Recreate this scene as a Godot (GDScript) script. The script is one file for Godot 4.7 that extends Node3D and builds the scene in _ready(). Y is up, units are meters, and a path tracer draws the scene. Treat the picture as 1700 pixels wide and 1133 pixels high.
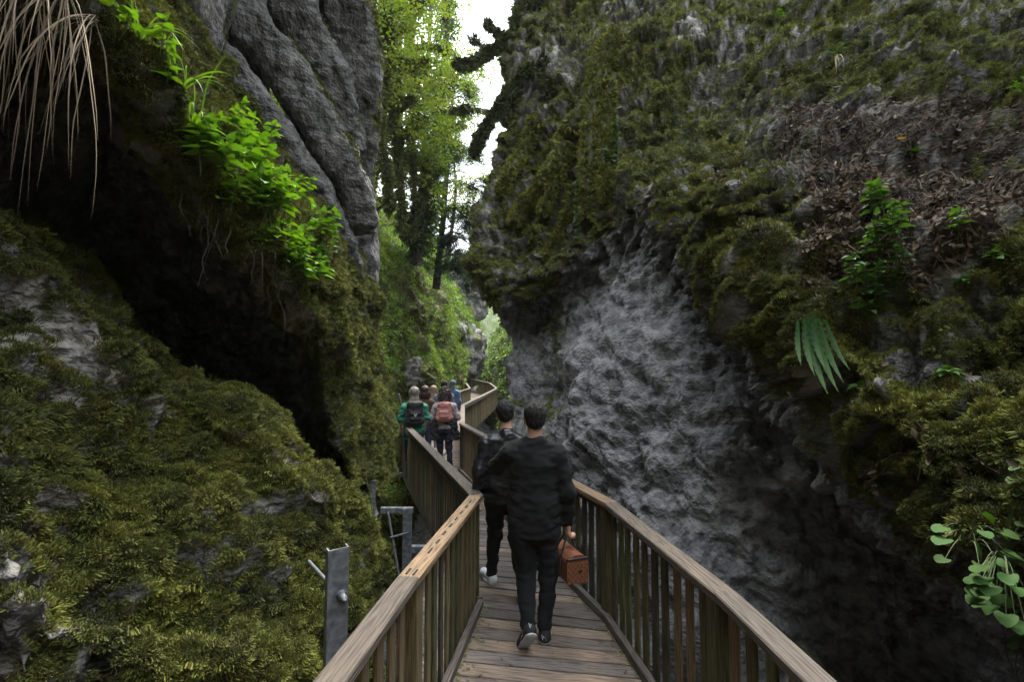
extends Node3D
# A gorge with mossy limestone walls and a timber boardwalk.

const FOCAL := 755.0          # pixels of the 1700-pixel photograph
const EYE := Vector3(0, 2.05, 0)
const PITCH := 0.0602

var taken := {}
var rng := RandomNumberGenerator.new()
var n_big := FastNoiseLite.new()
var n_mid := FastNoiseLite.new()
var n_fine := FastNoiseLite.new()
var n_ridge := FastNoiseLite.new()
var n_cell := FastNoiseLite.new()
var n_patch := FastNoiseLite.new()
var n_fold := FastNoiseLite.new()
var M := {}

func _ready() -> void:
	rng.seed = 7
	set_camera_and_light()
	make_noises()
	make_materials()
	build_rocks()
	index_surface()
	build_boardwalk()
	build_metalwork()
	build_people()
	build_trees()
	build_plants()

func set_camera_and_light() -> void:
	var c := Camera3D.new()
	c.name = "camera"
	c.position = EYE
	c.rotation.x = PITCH
	c.fov = rad_to_deg(2.0 * atan(566.5 / FOCAL))
	c.near = 0.05
	c.far = 600.0
	add_child(c)
	c.current = true
	var sm := ProceduralSkyMaterial.new()
	sm.sky_top_color = Color(0.90, 0.93, 0.97)
	sm.sky_horizon_color = Color(0.93, 0.945, 0.96)
	sm.sky_curve = 0.3
	sm.ground_bottom_color = Color(0.10, 0.11, 0.08)
	sm.ground_horizon_color = Color(0.30, 0.33, 0.28)
	sm.ground_curve = 0.05
	sm.sun_angle_max = 0.0
	sm.energy_multiplier = 1.0
	var sky := Sky.new()
	sky.sky_material = sm
	var e := Environment.new()
	e.background_mode = Environment.BG_SKY
	e.sky = sky
	e.tonemap_mode = Environment.TONE_MAPPER_LINEAR
	e.tonemap_exposure = 7.2
	e.sdfgi_enabled = true
	e.ssao_enabled = true
	e.ssil_enabled = true
	e.fog_enabled = true
	e.fog_density = 0.0004
	e.fog_light_color = Color(0.88, 0.92, 0.93)
	var we := WorldEnvironment.new()
	we.name = "environment"
	we.environment = e
	add_child(we)
	var s := DirectionalLight3D.new()
	s.name = "sun"
	s.light_energy = 0.5
	s.light_angular_distance = 14.0
	s.light_color = Color(1.0, 0.97, 0.92)
	s.shadow_enabled = true
	s.rotation_degrees = Vector3(-60, 163, 0)
	add_child(s)

# ---------------------------------------------------------------- helpers
func at(u: float, v: float, d: float) -> Vector3:
	# the point at forward distance d that the photograph shows at pixel (u, v)
	var x := (u - 850.0) / FOCAL
	var y := -(v - 566.5) / FOCAL
	var yy := y * cos(PITCH) + sin(PITCH)
	var zz := y * sin(PITCH) - cos(PITCH)
	return EYE + Vector3(x, yy, zz) * (d / -zz)

func pixel(p: Vector3) -> Vector2:
	var q := p - EYE
	var y := q.y * cos(PITCH) + q.z * sin(PITCH)
	var z := -q.y * sin(PITCH) + q.z * cos(PITCH)
	if z > -0.05:
		return Vector2(-9999, -9999)
	return Vector2(850.0 + FOCAL * q.x / -z, 566.5 - FOCAL * y / -z)

func numbered(called: String) -> String:
	if not taken.has(called):
		taken[called] = 0
		return called
	taken[called] += 1
	return "%s_%03d" % [called, taken[called]]

func noise(kind: int, freq: float, oct: int, sd: int, fractal := FastNoiseLite.FRACTAL_FBM) -> FastNoiseLite:
	var n := FastNoiseLite.new()
	n.noise_type = kind
	n.frequency = freq
	n.fractal_type = fractal
	n.fractal_octaves = oct
	n.seed = sd
	return n

func make_noises() -> void:
	n_big = noise(FastNoiseLite.TYPE_SIMPLEX_SMOOTH, 0.30, 4, 11)
	n_mid = noise(FastNoiseLite.TYPE_SIMPLEX_SMOOTH, 1.1, 4, 12)
	n_fine = noise(FastNoiseLite.TYPE_SIMPLEX_SMOOTH, 5.0, 3, 13)
	n_ridge = noise(FastNoiseLite.TYPE_SIMPLEX_SMOOTH, 1.3, 4, 14, FastNoiseLite.FRACTAL_RIDGED)
	n_cell = noise(FastNoiseLite.TYPE_CELLULAR, 1.6, 2, 15)
	n_cell.cellular_return_type = FastNoiseLite.RETURN_DISTANCE2_SUB
	n_cell.cellular_distance_function = FastNoiseLite.DISTANCE_EUCLIDEAN
	n_fold = noise(FastNoiseLite.TYPE_SIMPLEX_SMOOTH, 1.0, 2, 19)
	n_patch = noise(FastNoiseLite.TYPE_SIMPLEX_SMOOTH, 0.8, 4, 16)

func sst(a: float, b: float, x: float) -> float:
	return smoothstep(a, b, x)

func tag(o: Node3D, label: String, category := "", group := "", kind := "") -> Node3D:
	if label != "":
		o.set_meta("label", label)
	if category != "":
		o.set_meta("category", category)
	if group != "":
		o.set_meta("group", group)
	if kind != "":
		o.set_meta("kind", kind)
	return o

func thing(called: String, label: String, category: String, where := Vector3.ZERO, turn := 0.0, group := "") -> Node3D:
	var o := Node3D.new()
	o.name = numbered(called)
	add_child(o)
	o.position = where
	o.rotation.y = turn
	tag(o, label, category, group)
	return o

func put(called: String, mesh: Mesh, mat: Material, parent: Node3D = null, where := Transform3D.IDENTITY) -> MeshInstance3D:
	var o := MeshInstance3D.new()
	o.mesh = mesh
	if mat != null:
		o.material_override = mat
	o.transform = where
	if parent == null:
		o.name = numbered(called)
		add_child(o)
	else:
		o.name = called
		parent.add_child(o, true)
	return o

func many(called: String, mesh: Mesh, mat: Material, xf: Array, cols: PackedColorArray, parent: Node3D = null) -> MultiMeshInstance3D:
	var mm := MultiMesh.new()
	mm.transform_format = MultiMesh.TRANSFORM_3D
	mm.use_colors = cols.size() > 0
	mm.mesh = mesh
	mm.instance_count = xf.size()
	for i in xf.size():
		mm.set_instance_transform(i, xf[i])
		if cols.size() > 0:
			mm.set_instance_color(i, cols[i])
	var o := MultiMeshInstance3D.new()
	o.multimesh = mm
	o.material_override = mat
	if parent == null:
		o.name = numbered(called)
		add_child(o)
	else:
		o.name = called
		parent.add_child(o, true)
	return o

func mesh_of(v: PackedVector3Array, n: PackedVector3Array, idx: PackedInt32Array, c := PackedColorArray(), uv := PackedVector2Array()) -> ArrayMesh:
	var a := []
	a.resize(Mesh.ARRAY_MAX)
	a[Mesh.ARRAY_VERTEX] = v
	a[Mesh.ARRAY_NORMAL] = n
	a[Mesh.ARRAY_INDEX] = idx
	if c.size() > 0:
		a[Mesh.ARRAY_COLOR] = c
	if uv.size() > 0:
		a[Mesh.ARRAY_TEX_UV] = uv
	var m := ArrayMesh.new()
	m.add_surface_from_arrays(Mesh.PRIMITIVE_TRIANGLES, a)
	return m

# flat-shaded soup: triangles given as points
func soup(p: PackedVector3Array, c := PackedColorArray()) -> ArrayMesh:
	var n := PackedVector3Array()
	n.resize(p.size())
	var idx := PackedInt32Array()
	idx.resize(p.size())
	for i in range(0, p.size(), 3):
		var m := (p[i + 2] - p[i]).cross(p[i + 1] - p[i]).normalized()
		for k in 3:
			n[i + k] = m
			idx[i + k] = i + k
	return mesh_of(p, n, idx, c)

# a swept tube with a radius at each point
func tube(pts: PackedVector3Array, rad: PackedFloat32Array, sides := 6, lump := 0.0, sd := 0.0) -> ArrayMesh:
	var v := PackedVector3Array()
	var n := PackedVector3Array()
	var idx := PackedInt32Array()
	var up := Vector3(0.31, 0.2, 0.93)
	for i in pts.size():
		var dir := (pts[mini(i + 1, pts.size() - 1)] - pts[maxi(i - 1, 0)]).normalized()
		var s := dir.cross(up).normalized()
		if s.length() < 0.5:
			s = dir.cross(Vector3.RIGHT).normalized()
		var t := s.cross(dir).normalized()
		up = t
		for k in sides + 1:
			var a := TAU * (k % sides) / sides
			var q := s * cos(a) + t * sin(a)
			var r := rad[i]
			if lump > 0.0:
				r *= 1.0 + lump * n_fine.get_noise_3dv((pts[i] + q * rad[i] + Vector3(sd, sd, 0)) * 1.3)
			v.append(pts[i] + q * r)
			n.append(q)
	for i in pts.size() - 1:
		for k in sides:
			var a := i * (sides + 1) + k
			var b := a + sides + 1
			idx.append_array(PackedInt32Array([a, a + 1, b, a + 1, b + 1, b]))
	for e in [0, pts.size() - 1]:
		var c := v.size()
		v.append(pts[e])
		n.append((pts[e] - pts[1 if e == 0 else e - 1]).normalized())
		for k in sides:
			var a: int = e * (sides + 1) + k
			if e == 0:
				idx.append_array(PackedInt32Array([c, a + 1, a]))
			else:
				idx.append_array(PackedInt32Array([c, a, a + 1]))
	return mesh_of(v, n, idx)

# smooth a polyline by Catmull-Rom
func curve(p: Array, per := 6) -> PackedVector3Array:
	var out := PackedVector3Array()
	for i in p.size() - 1:
		var a: Vector3 = p[i]
		var b: Vector3 = p[i + 1]
		var pre: Vector3 = p[maxi(i - 1, 0)]
		var post: Vector3 = p[mini(i + 2, p.size() - 1)]
		for k in per:
			out.append(a.cubic_interpolate(b, pre, post, float(k) / per))
	out.append(p[p.size() - 1])
	return out

func taper(n: int, r0: float, r1: float, power := 1.0) -> PackedFloat32Array:
	var r := PackedFloat32Array()
	for i in n:
		r.append(lerpf(r0, r1, pow(float(i) / maxi(n - 1, 1), power)))
	return r

# a prism between two quads; corners given in order, edges bevelled by b
func plank_mesh(l: float, w: float, h: float, b: float) -> ArrayMesh:
	# box length along x, width z, thickness y, with a chamfer all along; own grain coordinates come from triplanar
	var p := PackedVector3Array()
	var prof := [Vector2(-w / 2 + b, -h / 2), Vector2(-w / 2, -h / 2 + b), Vector2(-w / 2, h / 2 - b), Vector2(-w / 2 + b, h / 2), Vector2(w / 2 - b, h / 2), Vector2(w / 2, h / 2 - b), Vector2(w / 2, -h / 2 + b), Vector2(w / 2 - b, -h / 2)]
	for i in 8:
		var a: Vector2 = prof[i]
		var c: Vector2 = prof[(i + 1) % 8]
		var a0 := Vector3(-l / 2, a.y, a.x)
		var a1 := Vector3(l / 2, a.y, a.x)
		var c0 := Vector3(-l / 2, c.y, c.x)
		var c1 := Vector3(l / 2, c.y, c.x)
		p.append_array(PackedVector3Array([a0, a1, c0, c0, a1, c1]))
	for i in range(1, 7):
		var o: Vector2 = prof[0]
		var a: Vector2 = prof[i]
		var c: Vector2 = prof[i + 1]
		p.append_array(PackedVector3Array([Vector3(-l / 2, o.y, o.x), Vector3(-l / 2, a.y, a.x), Vector3(-l / 2, c.y, c.x)]))
		p.append_array(PackedVector3Array([Vector3(l / 2, o.y, o.x), Vector3(l / 2, c.y, c.x), Vector3(l / 2, a.y, a.x)]))
	return soup(p)

func std(color: Color, rough := 0.9, metal := 0.0) -> StandardMaterial3D:
	# color is a linear real-world base colour
	var m := StandardMaterial3D.new()
	m.albedo_color = color.linear_to_srgb()
	m.roughness = rough
	m.metallic = metal
	return m

func noise_tex(freq: float, oct: int, sd: int, stops: Array, size := 512, kind := FastNoiseLite.TYPE_SIMPLEX_SMOOTH, stretch := Vector2.ONE, fractal := FastNoiseLite.FRACTAL_FBM) -> ImageTexture:
	# a seamless texture, computed at once: stops are [position, srgb colour]
	var n := noise(kind, freq, oct, sd, fractal)
	var src := n.get_seamless_image(int(size * stretch.x), int(size * stretch.y), false, false, 0.12, true)
	if stretch != Vector2.ONE:
		src.resize(size, size, Image.INTERPOLATE_CUBIC)
	src.convert(Image.FORMAT_L8)
	var g := Gradient.new()
	g.offsets = PackedFloat32Array(stops.map(func(s): return s[0]))
	g.colors = PackedColorArray(stops.map(func(s): return s[1]))
	var lut := PackedByteArray()
	for i in 256:
		var c := g.sample(i / 255.0)
		lut.append_array(PackedByteArray([int(c.r * 255), int(c.g * 255), int(c.b * 255)]))
	var raw := src.get_data()
	var out := PackedByteArray()
	out.resize(raw.size() * 3)
	for i in raw.size():
		var k := raw[i] * 3
		out[i * 3] = lut[k]
		out[i * 3 + 1] = lut[k + 1]
		out[i * 3 + 2] = lut[k + 2]
	var im := Image.create_from_data(size, size, false, Image.FORMAT_RGB8, out)
	im.generate_mipmaps()
	return ImageTexture.create_from_image(im)

func gray(x: float) -> Color:
	return Color(x, x, x)

func make_materials() -> void:
	var tone := noise_tex(0.012, 5, 3, [[0.0, gray(0.35)], [0.38, gray(0.72)], [0.55, gray(0.95)], [1.0, gray(1.0)]])
	var relief := noise_tex(0.022, 5, 4, [[0.0, gray(0)], [1.0, gray(1)]], 1024, FastNoiseLite.TYPE_CELLULAR)
	var rock := StandardMaterial3D.new()
	rock.vertex_color_use_as_albedo = true
	rock.albedo_texture = tone
	rock.uv1_triplanar = true
	rock.uv1_world_triplanar = true
	rock.uv1_scale = Vector3.ONE * 0.8
	rock.roughness = 0.82
	rock.metallic_specular = 0.35
	rock.heightmap_enabled = true
	rock.heightmap_texture = relief
	rock.heightmap_scale = 4.5
	M.rock = rock
	var slab := rock.duplicate() as StandardMaterial3D
	slab.heightmap_scale = 5.0
	slab.uv1_scale = Vector3.ONE * 1.0
	M.slab = slab
	var moss := StandardMaterial3D.new()
	moss.vertex_color_use_as_albedo = true
	moss.roughness = 0.95
	moss.backlight_enabled = true
	moss.backlight = Color(0.3, 0.3, 0.1)
	M.moss = moss
	var leaf := StandardMaterial3D.new()
	leaf.vertex_color_use_as_albedo = true
	leaf.roughness = 0.65
	leaf.metallic_specular = 0.3
	leaf.backlight_enabled = true
	leaf.backlight = Color(0.75, 0.8, 0.35)
	M.leaf = leaf
	var dry := StandardMaterial3D.new()
	dry.vertex_color_use_as_albedo = true
	dry.roughness = 0.85
	M.dry = dry
	var bark := std(Color(0.075, 0.062, 0.05), 0.95)
	bark.uv1_triplanar = true
	bark.uv1_scale = Vector3.ONE * 3.0
	bark.albedo_texture = tone
	bark.heightmap_enabled = true
	bark.heightmap_texture = relief
	bark.heightmap_scale = 2.0
	M.bark = bark
	var mbark := bark.duplicate() as StandardMaterial3D
	mbark.albedo_color = Color(0.06, 0.065, 0.016).linear_to_srgb()
	M.mossy_bark = mbark
	var grain := noise_tex(0.03, 4, 21, [[0.0, gray(0.42)], [0.4, gray(0.75)], [0.6, gray(0.92)], [1.0, gray(1.0)]], 512, FastNoiseLite.TYPE_SIMPLEX_SMOOTH, Vector2(0.25, 3.0))
	var grain_h := noise_tex(0.03, 3, 22, [[0.0, gray(0)], [1.0, gray(1)]], 512, FastNoiseLite.TYPE_SIMPLEX_SMOOTH, Vector2(0.2, 3.0))
	M.wood = []
	# weathered tones: grey-brown deck, greenish balusters, paler new rail
	for c in [Color(0.185, 0.148, 0.124), Color(0.23, 0.178, 0.145), Color(0.135, 0.108, 0.092), Color(0.30, 0.22, 0.158), Color(0.205, 0.168, 0.145), Color(0.16, 0.125, 0.104),
			Color(0.185, 0.145, 0.062), Color(0.105, 0.092, 0.036), Color(0.21, 0.145, 0.075), Color(0.075, 0.060, 0.034), Color(0.125, 0.125, 0.036),
			Color(0.30, 0.20, 0.115), Color(0.155, 0.121, 0.092), Color(0.122, 0.099, 0.079)]:
		var w := std(c, 0.8)
		w.albedo_texture = grain
		w.uv1_triplanar = true
		w.uv1_scale = Vector3(1.0, 1.6, 1.6)
		w.uv1_offset = Vector3(c.r * 17.0, c.g * 31.0, c.b * 13.0)
		w.heightmap_enabled = true
		w.heightmap_texture = grain_h
		w.heightmap_scale = 0.35
		M.wood.append(w)
	var steel := std(Color(0.30, 0.32, 0.34), 0.5, 0.35)
	steel.albedo_texture = noise_tex(0.02, 4, 31, [[0.0, gray(0.6)], [1.0, gray(1.0)]], 256)
	steel.uv1_triplanar = true
	steel.uv1_scale = Vector3.ONE * 3.0
	M.steel = steel

# ---------------------------------------------------------------- rock
class Patch:
	var pos := PackedVector3Array()
	var nor := PackedVector3Array()
	var col := PackedColorArray()
	var moss := PackedFloat32Array()
	var nu := 0
	var nv := 0
	var mesh: ArrayMesh

func grid_normals(pos: PackedVector3Array, nu: int, nv: int, flip: float) -> PackedVector3Array:
	var nor := PackedVector3Array()
	nor.resize(pos.size())
	for j in nv:
		var j0 := maxi(j - 1, 0) * nu
		var j1 := mini(j + 1, nv - 1) * nu
		for i in nu:
			var du := pos[j * nu + mini(i + 1, nu - 1)] - pos[j * nu + maxi(i - 1, 0)]
			var dv := pos[j1 + i] - pos[j0 + i]
			nor[j * nu + i] = du.cross(dv).normalized() * flip
	return nor

# ctrl: rows of world points; disp(p, n, gu, gv) -> metres; paint(p, n, gu, gv) -> colour, alpha = moss
func patch(ctrl: Array, nu: int, nv: int, flip: float, disp: Callable, paint: Callable) -> Patch:
	flip = -flip          # so that faces look out of the rock
	var rows := ctrl.size()
	var cols: int = ctrl[0].size()
	var rowpts := []
	for r in rows:
		var line := PackedVector3Array()
		line.resize(nu)
		var c: Array = ctrl[r]
		for i in nu:
			var g := float(i) / (nu - 1) * (cols - 1)
			var k := mini(int(g), cols - 2)
			var a: Vector3 = c[k]
			line[i] = a.cubic_interpolate(c[k + 1], c[maxi(k - 1, 0)], c[mini(k + 2, cols - 1)], g - k)
		rowpts.append(line)
	var P := Patch.new()
	P.nu = nu
	P.nv = nv
	var pos := PackedVector3Array()
	pos.resize(nu * nv)
	for j in nv:
		var g := float(j) / (nv - 1) * (rows - 1)
		var k := mini(int(g), rows - 2)
		var t := g - k
		var r1: PackedVector3Array = rowpts[k]
		var r2: PackedVector3Array = rowpts[k + 1]
		var r0: PackedVector3Array = rowpts[maxi(k - 1, 0)]
		var r3: PackedVector3Array = rowpts[mini(k + 2, rows - 1)]
		for i in nu:
			pos[j * nu + i] = r1[i].cubic_interpolate(r2[i], r0[i], r3[i], t)
	var nor := grid_normals(pos, nu, nv, flip)
	var su := float(cols - 1) / (nu - 1)
	var sv := float(rows - 1) / (nv - 1)
	for j in nv:
		for i in nu:
			var q := j * nu + i
			pos[q] -= nor[q] * float(disp.call(pos[q], nor[q], i * su, j * sv))
	nor = grid_normals(pos, nu, nv, flip)
	var col := PackedColorArray()
	col.resize(nu * nv)
	var moss := PackedFloat32Array()
	moss.resize(nu * nv)
	for j in nv:
		for i in nu:
			var q := j * nu + i
			var c: Color = paint.call(pos[q], nor[q], i * su, j * sv)
			moss[q] = c.a
			c.a = 1.0
			col[q] = c
	var idx := PackedInt32Array()
	idx.resize((nu - 1) * (nv - 1) * 6)
	var w := 0
	for j in nv - 1:
		for i in nu - 1:
			var q := j * nu + i
			if flip > 0.0:
				idx[w] = q; idx[w + 1] = q + nu; idx[w + 2] = q + 1
				idx[w + 3] = q + 1; idx[w + 4] = q + nu; idx[w + 5] = q + nu + 1
			else:
				idx[w] = q; idx[w + 1] = q + 1; idx[w + 2] = q + nu
				idx[w + 3] = q + 1; idx[w + 4] = q + nu + 1; idx[w + 5] = q + nu
			w += 6
	P.pos = pos
	P.nor = nor
	P.col = col
	P.moss = moss
	P.mesh = mesh_of(pos, nor, idx, col)
	return P

# tilted limestone beds: a soft sawtooth across the bedding direction
func beds(p: Vector3, dir: Vector3, freq: float, warp: float) -> float:
	var q := p.dot(dir) * freq + n_mid.get_noise_3dv(p * 0.7) * warp
	var f := q - floorf(q)
	return f * f * (1.0 - sst(0.82, 1.0, f))

func facets(p: Vector3, s: float) -> float:
	return n_cell.get_noise_3dv(p * s) + 0.5

func mossy(p: Vector3) -> float:
	# cushion relief, metres
	var a := 1.0 - absf(n_fine.get_noise_3dv(p * 0.55)) * 2.0
	var b := n_fine.get_noise_3dv(p * 1.8)
	return a * 0.034 + b * 0.018

const GREY := Color(0.20, 0.192, 0.18)
const PALE := Color(0.38, 0.35, 0.31)
const DARK := Color(0.085, 0.078, 0.068)
const SOIL := Color(0.05, 0.036, 0.024)

func rock_tone(p: Vector3) -> Color:
	var a := n_patch.get_noise_3dv(p * 1.3)
	var b := n_mid.get_noise_3dv(p * 2.1 + Vector3(9, 3, 5))
	var c := GREY.lerp(PALE, sst(0.15, 0.3, a) * 0.7)
	c = c.lerp(DARK, sst(0.0, 0.22, b) * 0.75)
	return c

func moss_tone(p: Vector3) -> Color:
	var a := n_patch.get_noise_3dv(p * 1.9 + Vector3(31, 7, 2)) * 0.5 + 0.5
	var b := n_fine.get_noise_3dv(p * 0.7 + Vector3(3, 17, 2)) * 0.5 + 0.5
	return Color(0.034, 0.040, 0.009).lerp(Color(0.122, 0.134, 0.018), clampf((a - 0.5) * 1.1 + (b - 0.5) * 1.0 + 0.5, 0, 1)).lerp(Color(0.075, 0.055, 0.018), sst(0.62, 0.85, b) * 0.5)

func row(a: Array) -> Array:
	return a.map(func(q): return at(q[0], q[1], q[2]) if q is Array else q)

var P_right: Patch
var P_boulder: Patch
var P_ledge: Patch
var P_far: Patch
var P_knoll: Patch

func disp_right(p: Vector3, n: Vector3, gu: float, gv: float) -> float:
	var up := 1.0 - sst(6.7, 7.5, gv)                    # above the overhang's lip
	var h := n_big.get_noise_3dv(p * 0.9) * (0.38 + 0.32 * up * sst(2.0, 3.5, gu)) + (facets(p + Vector3(3, 3, 3), 0.42) - 0.1) * 0.34 * up
	var near := clampf(1.4 - gu * 0.11, 0.55, 1.2)
	h += n_mid.get_noise_3dv(p * 0.8) * 0.18 * near
	var low := n_ridge.get_noise_3dv(Vector3(p.x + p.y * 0.5, p.y - p.x * 0.2, p.z * 0.8) * 0.8) * 0.13 + facets(p, 0.9) * 0.13 + facets(p + Vector3(5, 1, 2), 2.3) * 0.04 + n_fine.get_noise_3dv(p * 0.9) * 0.024
	var hi := beds(p, Vector3(-0.34, 0.80, -0.49), 1.25, 1.9) * 0.28 + beds(p + Vector3(3, 1, 0), Vector3(-0.28, 0.84, -0.46), 3.3, 2.2) * 0.11 + facets(p, 1.5) * 0.13 + facets(p + Vector3(2, 7, 1), 3.4) * 0.05 + n_ridge.get_noise_3dv(p * 2.2) * 0.05 + mossy(p) * 1.3
	return h + lerpf(low, hi, up)

func paint_right(p: Vector3, n: Vector3, gu: float, gv: float) -> Color:
	var q := pixel(p)
	var w := n_patch.get_noise_3dv(p * 0.9)
	var f := n_fine.get_noise_3dv(p * 0.6 + Vector3(1, 8, 3))
	var c := rock_tone(p)
	var m := 0.0
	# grey, wet-looking face under the lip: its upper edge runs from the bulge to the fern and down to the corner
	var under := sst(6.25, 6.6, gv + w * 0.4 + sst(2.3, 3.6, gu) * (1.0 - sst(3.9, 4.9, gu)) * 0.6)
	var base := 0.56 + n.y * 0.34 + w * 0.55 + f * 0.5
	m = sst(0.46, 0.56, base) * (1.0 - under)
	# a few thin growths low on the face near the far bulge
	m = maxf(m, under * sst(0.55, 0.75, n.y + w) * 0.8 * (1.0 - sst(2.0, 3.0, gu)))
	c = c.lerp(Color(0.235, 0.238, 0.246), under * 0.6)
	if q.x > 1150.0 and q.x < 1900.0:
		var litter := sst(1170.0, 1330.0, q.x + w * 90.0 + (q.y - 200.0) * -0.35) * sst(140.0, 185.0, q.y + f * 40.0) * (1.0 - sst(470.0, 520.0, q.y + w * 60.0 + maxf(0.0, q.x - 1560.0) * 0.9)) * sst(-0.35, 0.0, n.y + 0.25)
		litter *= sst(-0.25, 0.05, f + 0.12 + n.y * 0.4)
		c = c.lerp(SOIL, litter)
		m *= 1.0 - litter
	c = c.lerp(moss_tone(p) * 0.7, m)
	c.a = m
	return c

func build_rocks() -> void:
	var t0 := Time.get_ticks_msec()
	# ---- right wall
	var R := [
		row([Vector3(9, 10.5, -15), [1010, -210, 10.4], [1080, -260, 9.6], [1180, -330, 9.4], [1300, -480, 9.2], [1430, -460, 8.8], [1580, -440, 8.2], [1800, -420, 7.2], [2300, -420, 4.2], Vector3(4.4, 9, 1), Vector3(4.0, 9, 5)]),
		row([Vector3(7, 9.5, -16), [933, -90, 10.8], [985, -110, 10.0], [1075, -120, 9.4], [1190, -120, 8.8], [1325, -120, 8.2], [1480, -120, 7.4], [1730, -120, 6.2], [2250, -120, 3.6], Vector3(4.2, 5.5, 1), Vector3(3.8, 6, 5)]),
		row([Vector3(6, 8.5, -16), [880, 50, 11.0], [930, 60, 10.2], [1030, 60, 9.2], [1150, 70, 8.3], [1290, 70, 7.2], [1450, 70, 6.3], [1715, 60, 5.2], [2300, 40, 3.0], Vector3(3.9, 4.4, 1), Vector3(3.6, 4.6, 5)]),
		row([Vector3(5, 7, -16), [854, 195, 11.0], [905, 200, 10.0], [1005, 200, 8.6], [1130, 200, 7.4], [1270, 195, 6.2], [1450, 180, 5.4], [1715, 170, 4.4], [2300, 150, 2.7], Vector3(3.6, 3.4, 1), Vector3(3.4, 3.4, 5)]),
		row([Vector3(3.5, 5.8, -16), [832, 325, 10.8], [890, 320, 9.6], [985, 310, 8.0], [1100, 300, 6.3], [1250, 300, 5.0], [1430, 310, 4.0], [1715, 330, 3.1], [2300, 330, 2.2], Vector3(3.0, 2.6, 1), Vector3(3.0, 2.6, 5)]),
		row([Vector3(3, 4.6, -16), [802, 425, 10.0], [872, 425, 8.9], [965, 375, 7.9], [1085, 335, 6.4], [1250, 395, 4.7], [1440, 470, 3.4], [1660, 600, 2.4], [1900, 700, 1.75], Vector3(2.2, 1.7, 0.6), Vector3(2.4, 1.7, 5)]),
		row([Vector3(3, 3.8, -16), [812, 490, 9.8], [892, 490, 8.7], [968, 415, 7.9], [1083, 365, 6.6], [1235, 468, 4.4], [1384, 620, 3.0], [1535, 790, 2.3], [1755, 972, 1.7], Vector3(1.75, 0.9, 0.6), Vector3(2.0, 0.9, 5)]),
		row([Vector3(3, 2.8, -15), [850, 545, 10.4], [905, 540, 9.5], [968, 480, 8.3], [1075, 440, 6.9], [1213, 537, 5.8], [1340, 677, 4.7], [1475, 852, 4.2], [1655, 1012, 3.5], Vector3(2.6, 0.3, 0.4), Vector3(2.8, 0.3, 5)]),
		row([Vector3(3, 2.0, -15), [846, 620, 9.9], [900, 640, 8.7], [970, 640, 7.2], [1070, 650, 5.9], [1180, 690, 5.1], [1290, 785, 4.6], [1420, 940, 4.3], [1580, 1110, 3.9], Vector3(2.9, -0.4, 0.2), Vector3(3, -0.4, 5)]),
		row([Vector3(3, 0.6, -15), [858, 720, 9.0], [905, 740, 8.0], [975, 760, 6.6], [1070, 800, 5.4], [1180, 830, 4.85], [1290, 925, 4.5], [1400, 1060, 4.4], [1550, 1220, 4.1], Vector3(2.9, -1.2, 0), Vector3(3, -1.2, 5)]),
		row([Vector3(3, -0.8, -15), [875, 870, 8.5], [920, 900, 7.2], [990, 920, 6.0], [1080, 970, 5.0], [1180, 1020, 4.6], [1290, 1090, 4.4], [1400, 1230, 4.2], [1560, 1380, 4.0], Vector3(2.8, -2.2, 0), Vector3(3, -2.2, 5)]),
		row([Vector3(3, -3.5, -15), Vector3(0.3, -3.5, -8.2), Vector3(0.6, -3.5, -6.5), Vector3(0.9, -3.5, -5.4), Vector3(1.3, -3.5, -4.5), Vector3(1.7, -3.5, -4.0), Vector3(2.1, -3.5, -3.5), Vector3(2.4, -3.5, -2.8), Vector3(2.6, -3.5, -1.8), Vector3(2.7, -3.5, 0), Vector3(3, -3.5, 5)]),
	]
	P_right = patch(R, 640, 430, 1.0, disp_right, paint_right)
	tag(put("cliff_right", P_right.mesh, M.rock), "tall limestone cliff beside the handrail, mossy ledges above a bare grey undercut face", "", "", "structure")
	print("right ", Time.get_ticks_msec() - t0)

	# ---- near left boulder, its crest running down towards the steel post
	var hump := func(p: Vector3, n: Vector3, gu: float, gv: float) -> float:
		return n_big.get_noise_3dv(p * 1.3 + Vector3(4, 4, 4)) * 0.22 + n_mid.get_noise_3dv(p * 1.2) * 0.17 + facets(p, 1.5) * 0.15 + mossy(p) * 1.7
	var crest := [Vector3(-5, 2.9, 1.5), [-320, 240, 2.3], [0, 372, 2.55], [130, 468, 2.85], [245, 600, 3.0], [325, 650, 3.35], [430, 690, 3.5], [505, 785, 3.7], [585, 835, 4.1], [640, 905, 4.3]]
	var behind := [Vector3(-7, 2.6, 1.5), Vector3(-6, 2.8, -2.5), Vector3(-4.6, 2.6, -4.2), Vector3(-4.2, 2.2, -4.8), Vector3(-3.7, 1.6, -5.2), Vector3(-3.3, 1.4, -5.5), Vector3(-2.9, 1.2, -5.7), Vector3(-2.6, 0.8, -5.9), Vector3(-2.2, 0.4, -6.0), Vector3(-1.9, 0.2, -6.0)]
	var back := [Vector3(-8, 0, 1.5), Vector3(-8, 0, -3), Vector3(-6, 0, -5.2), Vector3(-5, 0, -6), Vector3(-4.4, 0, -6.4), Vector3(-4, 0, -6.6), Vector3(-3.4, 0, -6.8), Vector3(-3, -0.5, -7), Vector3(-2.5, -1, -7), Vector3(-2.2, -1.2, -7)]
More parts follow.
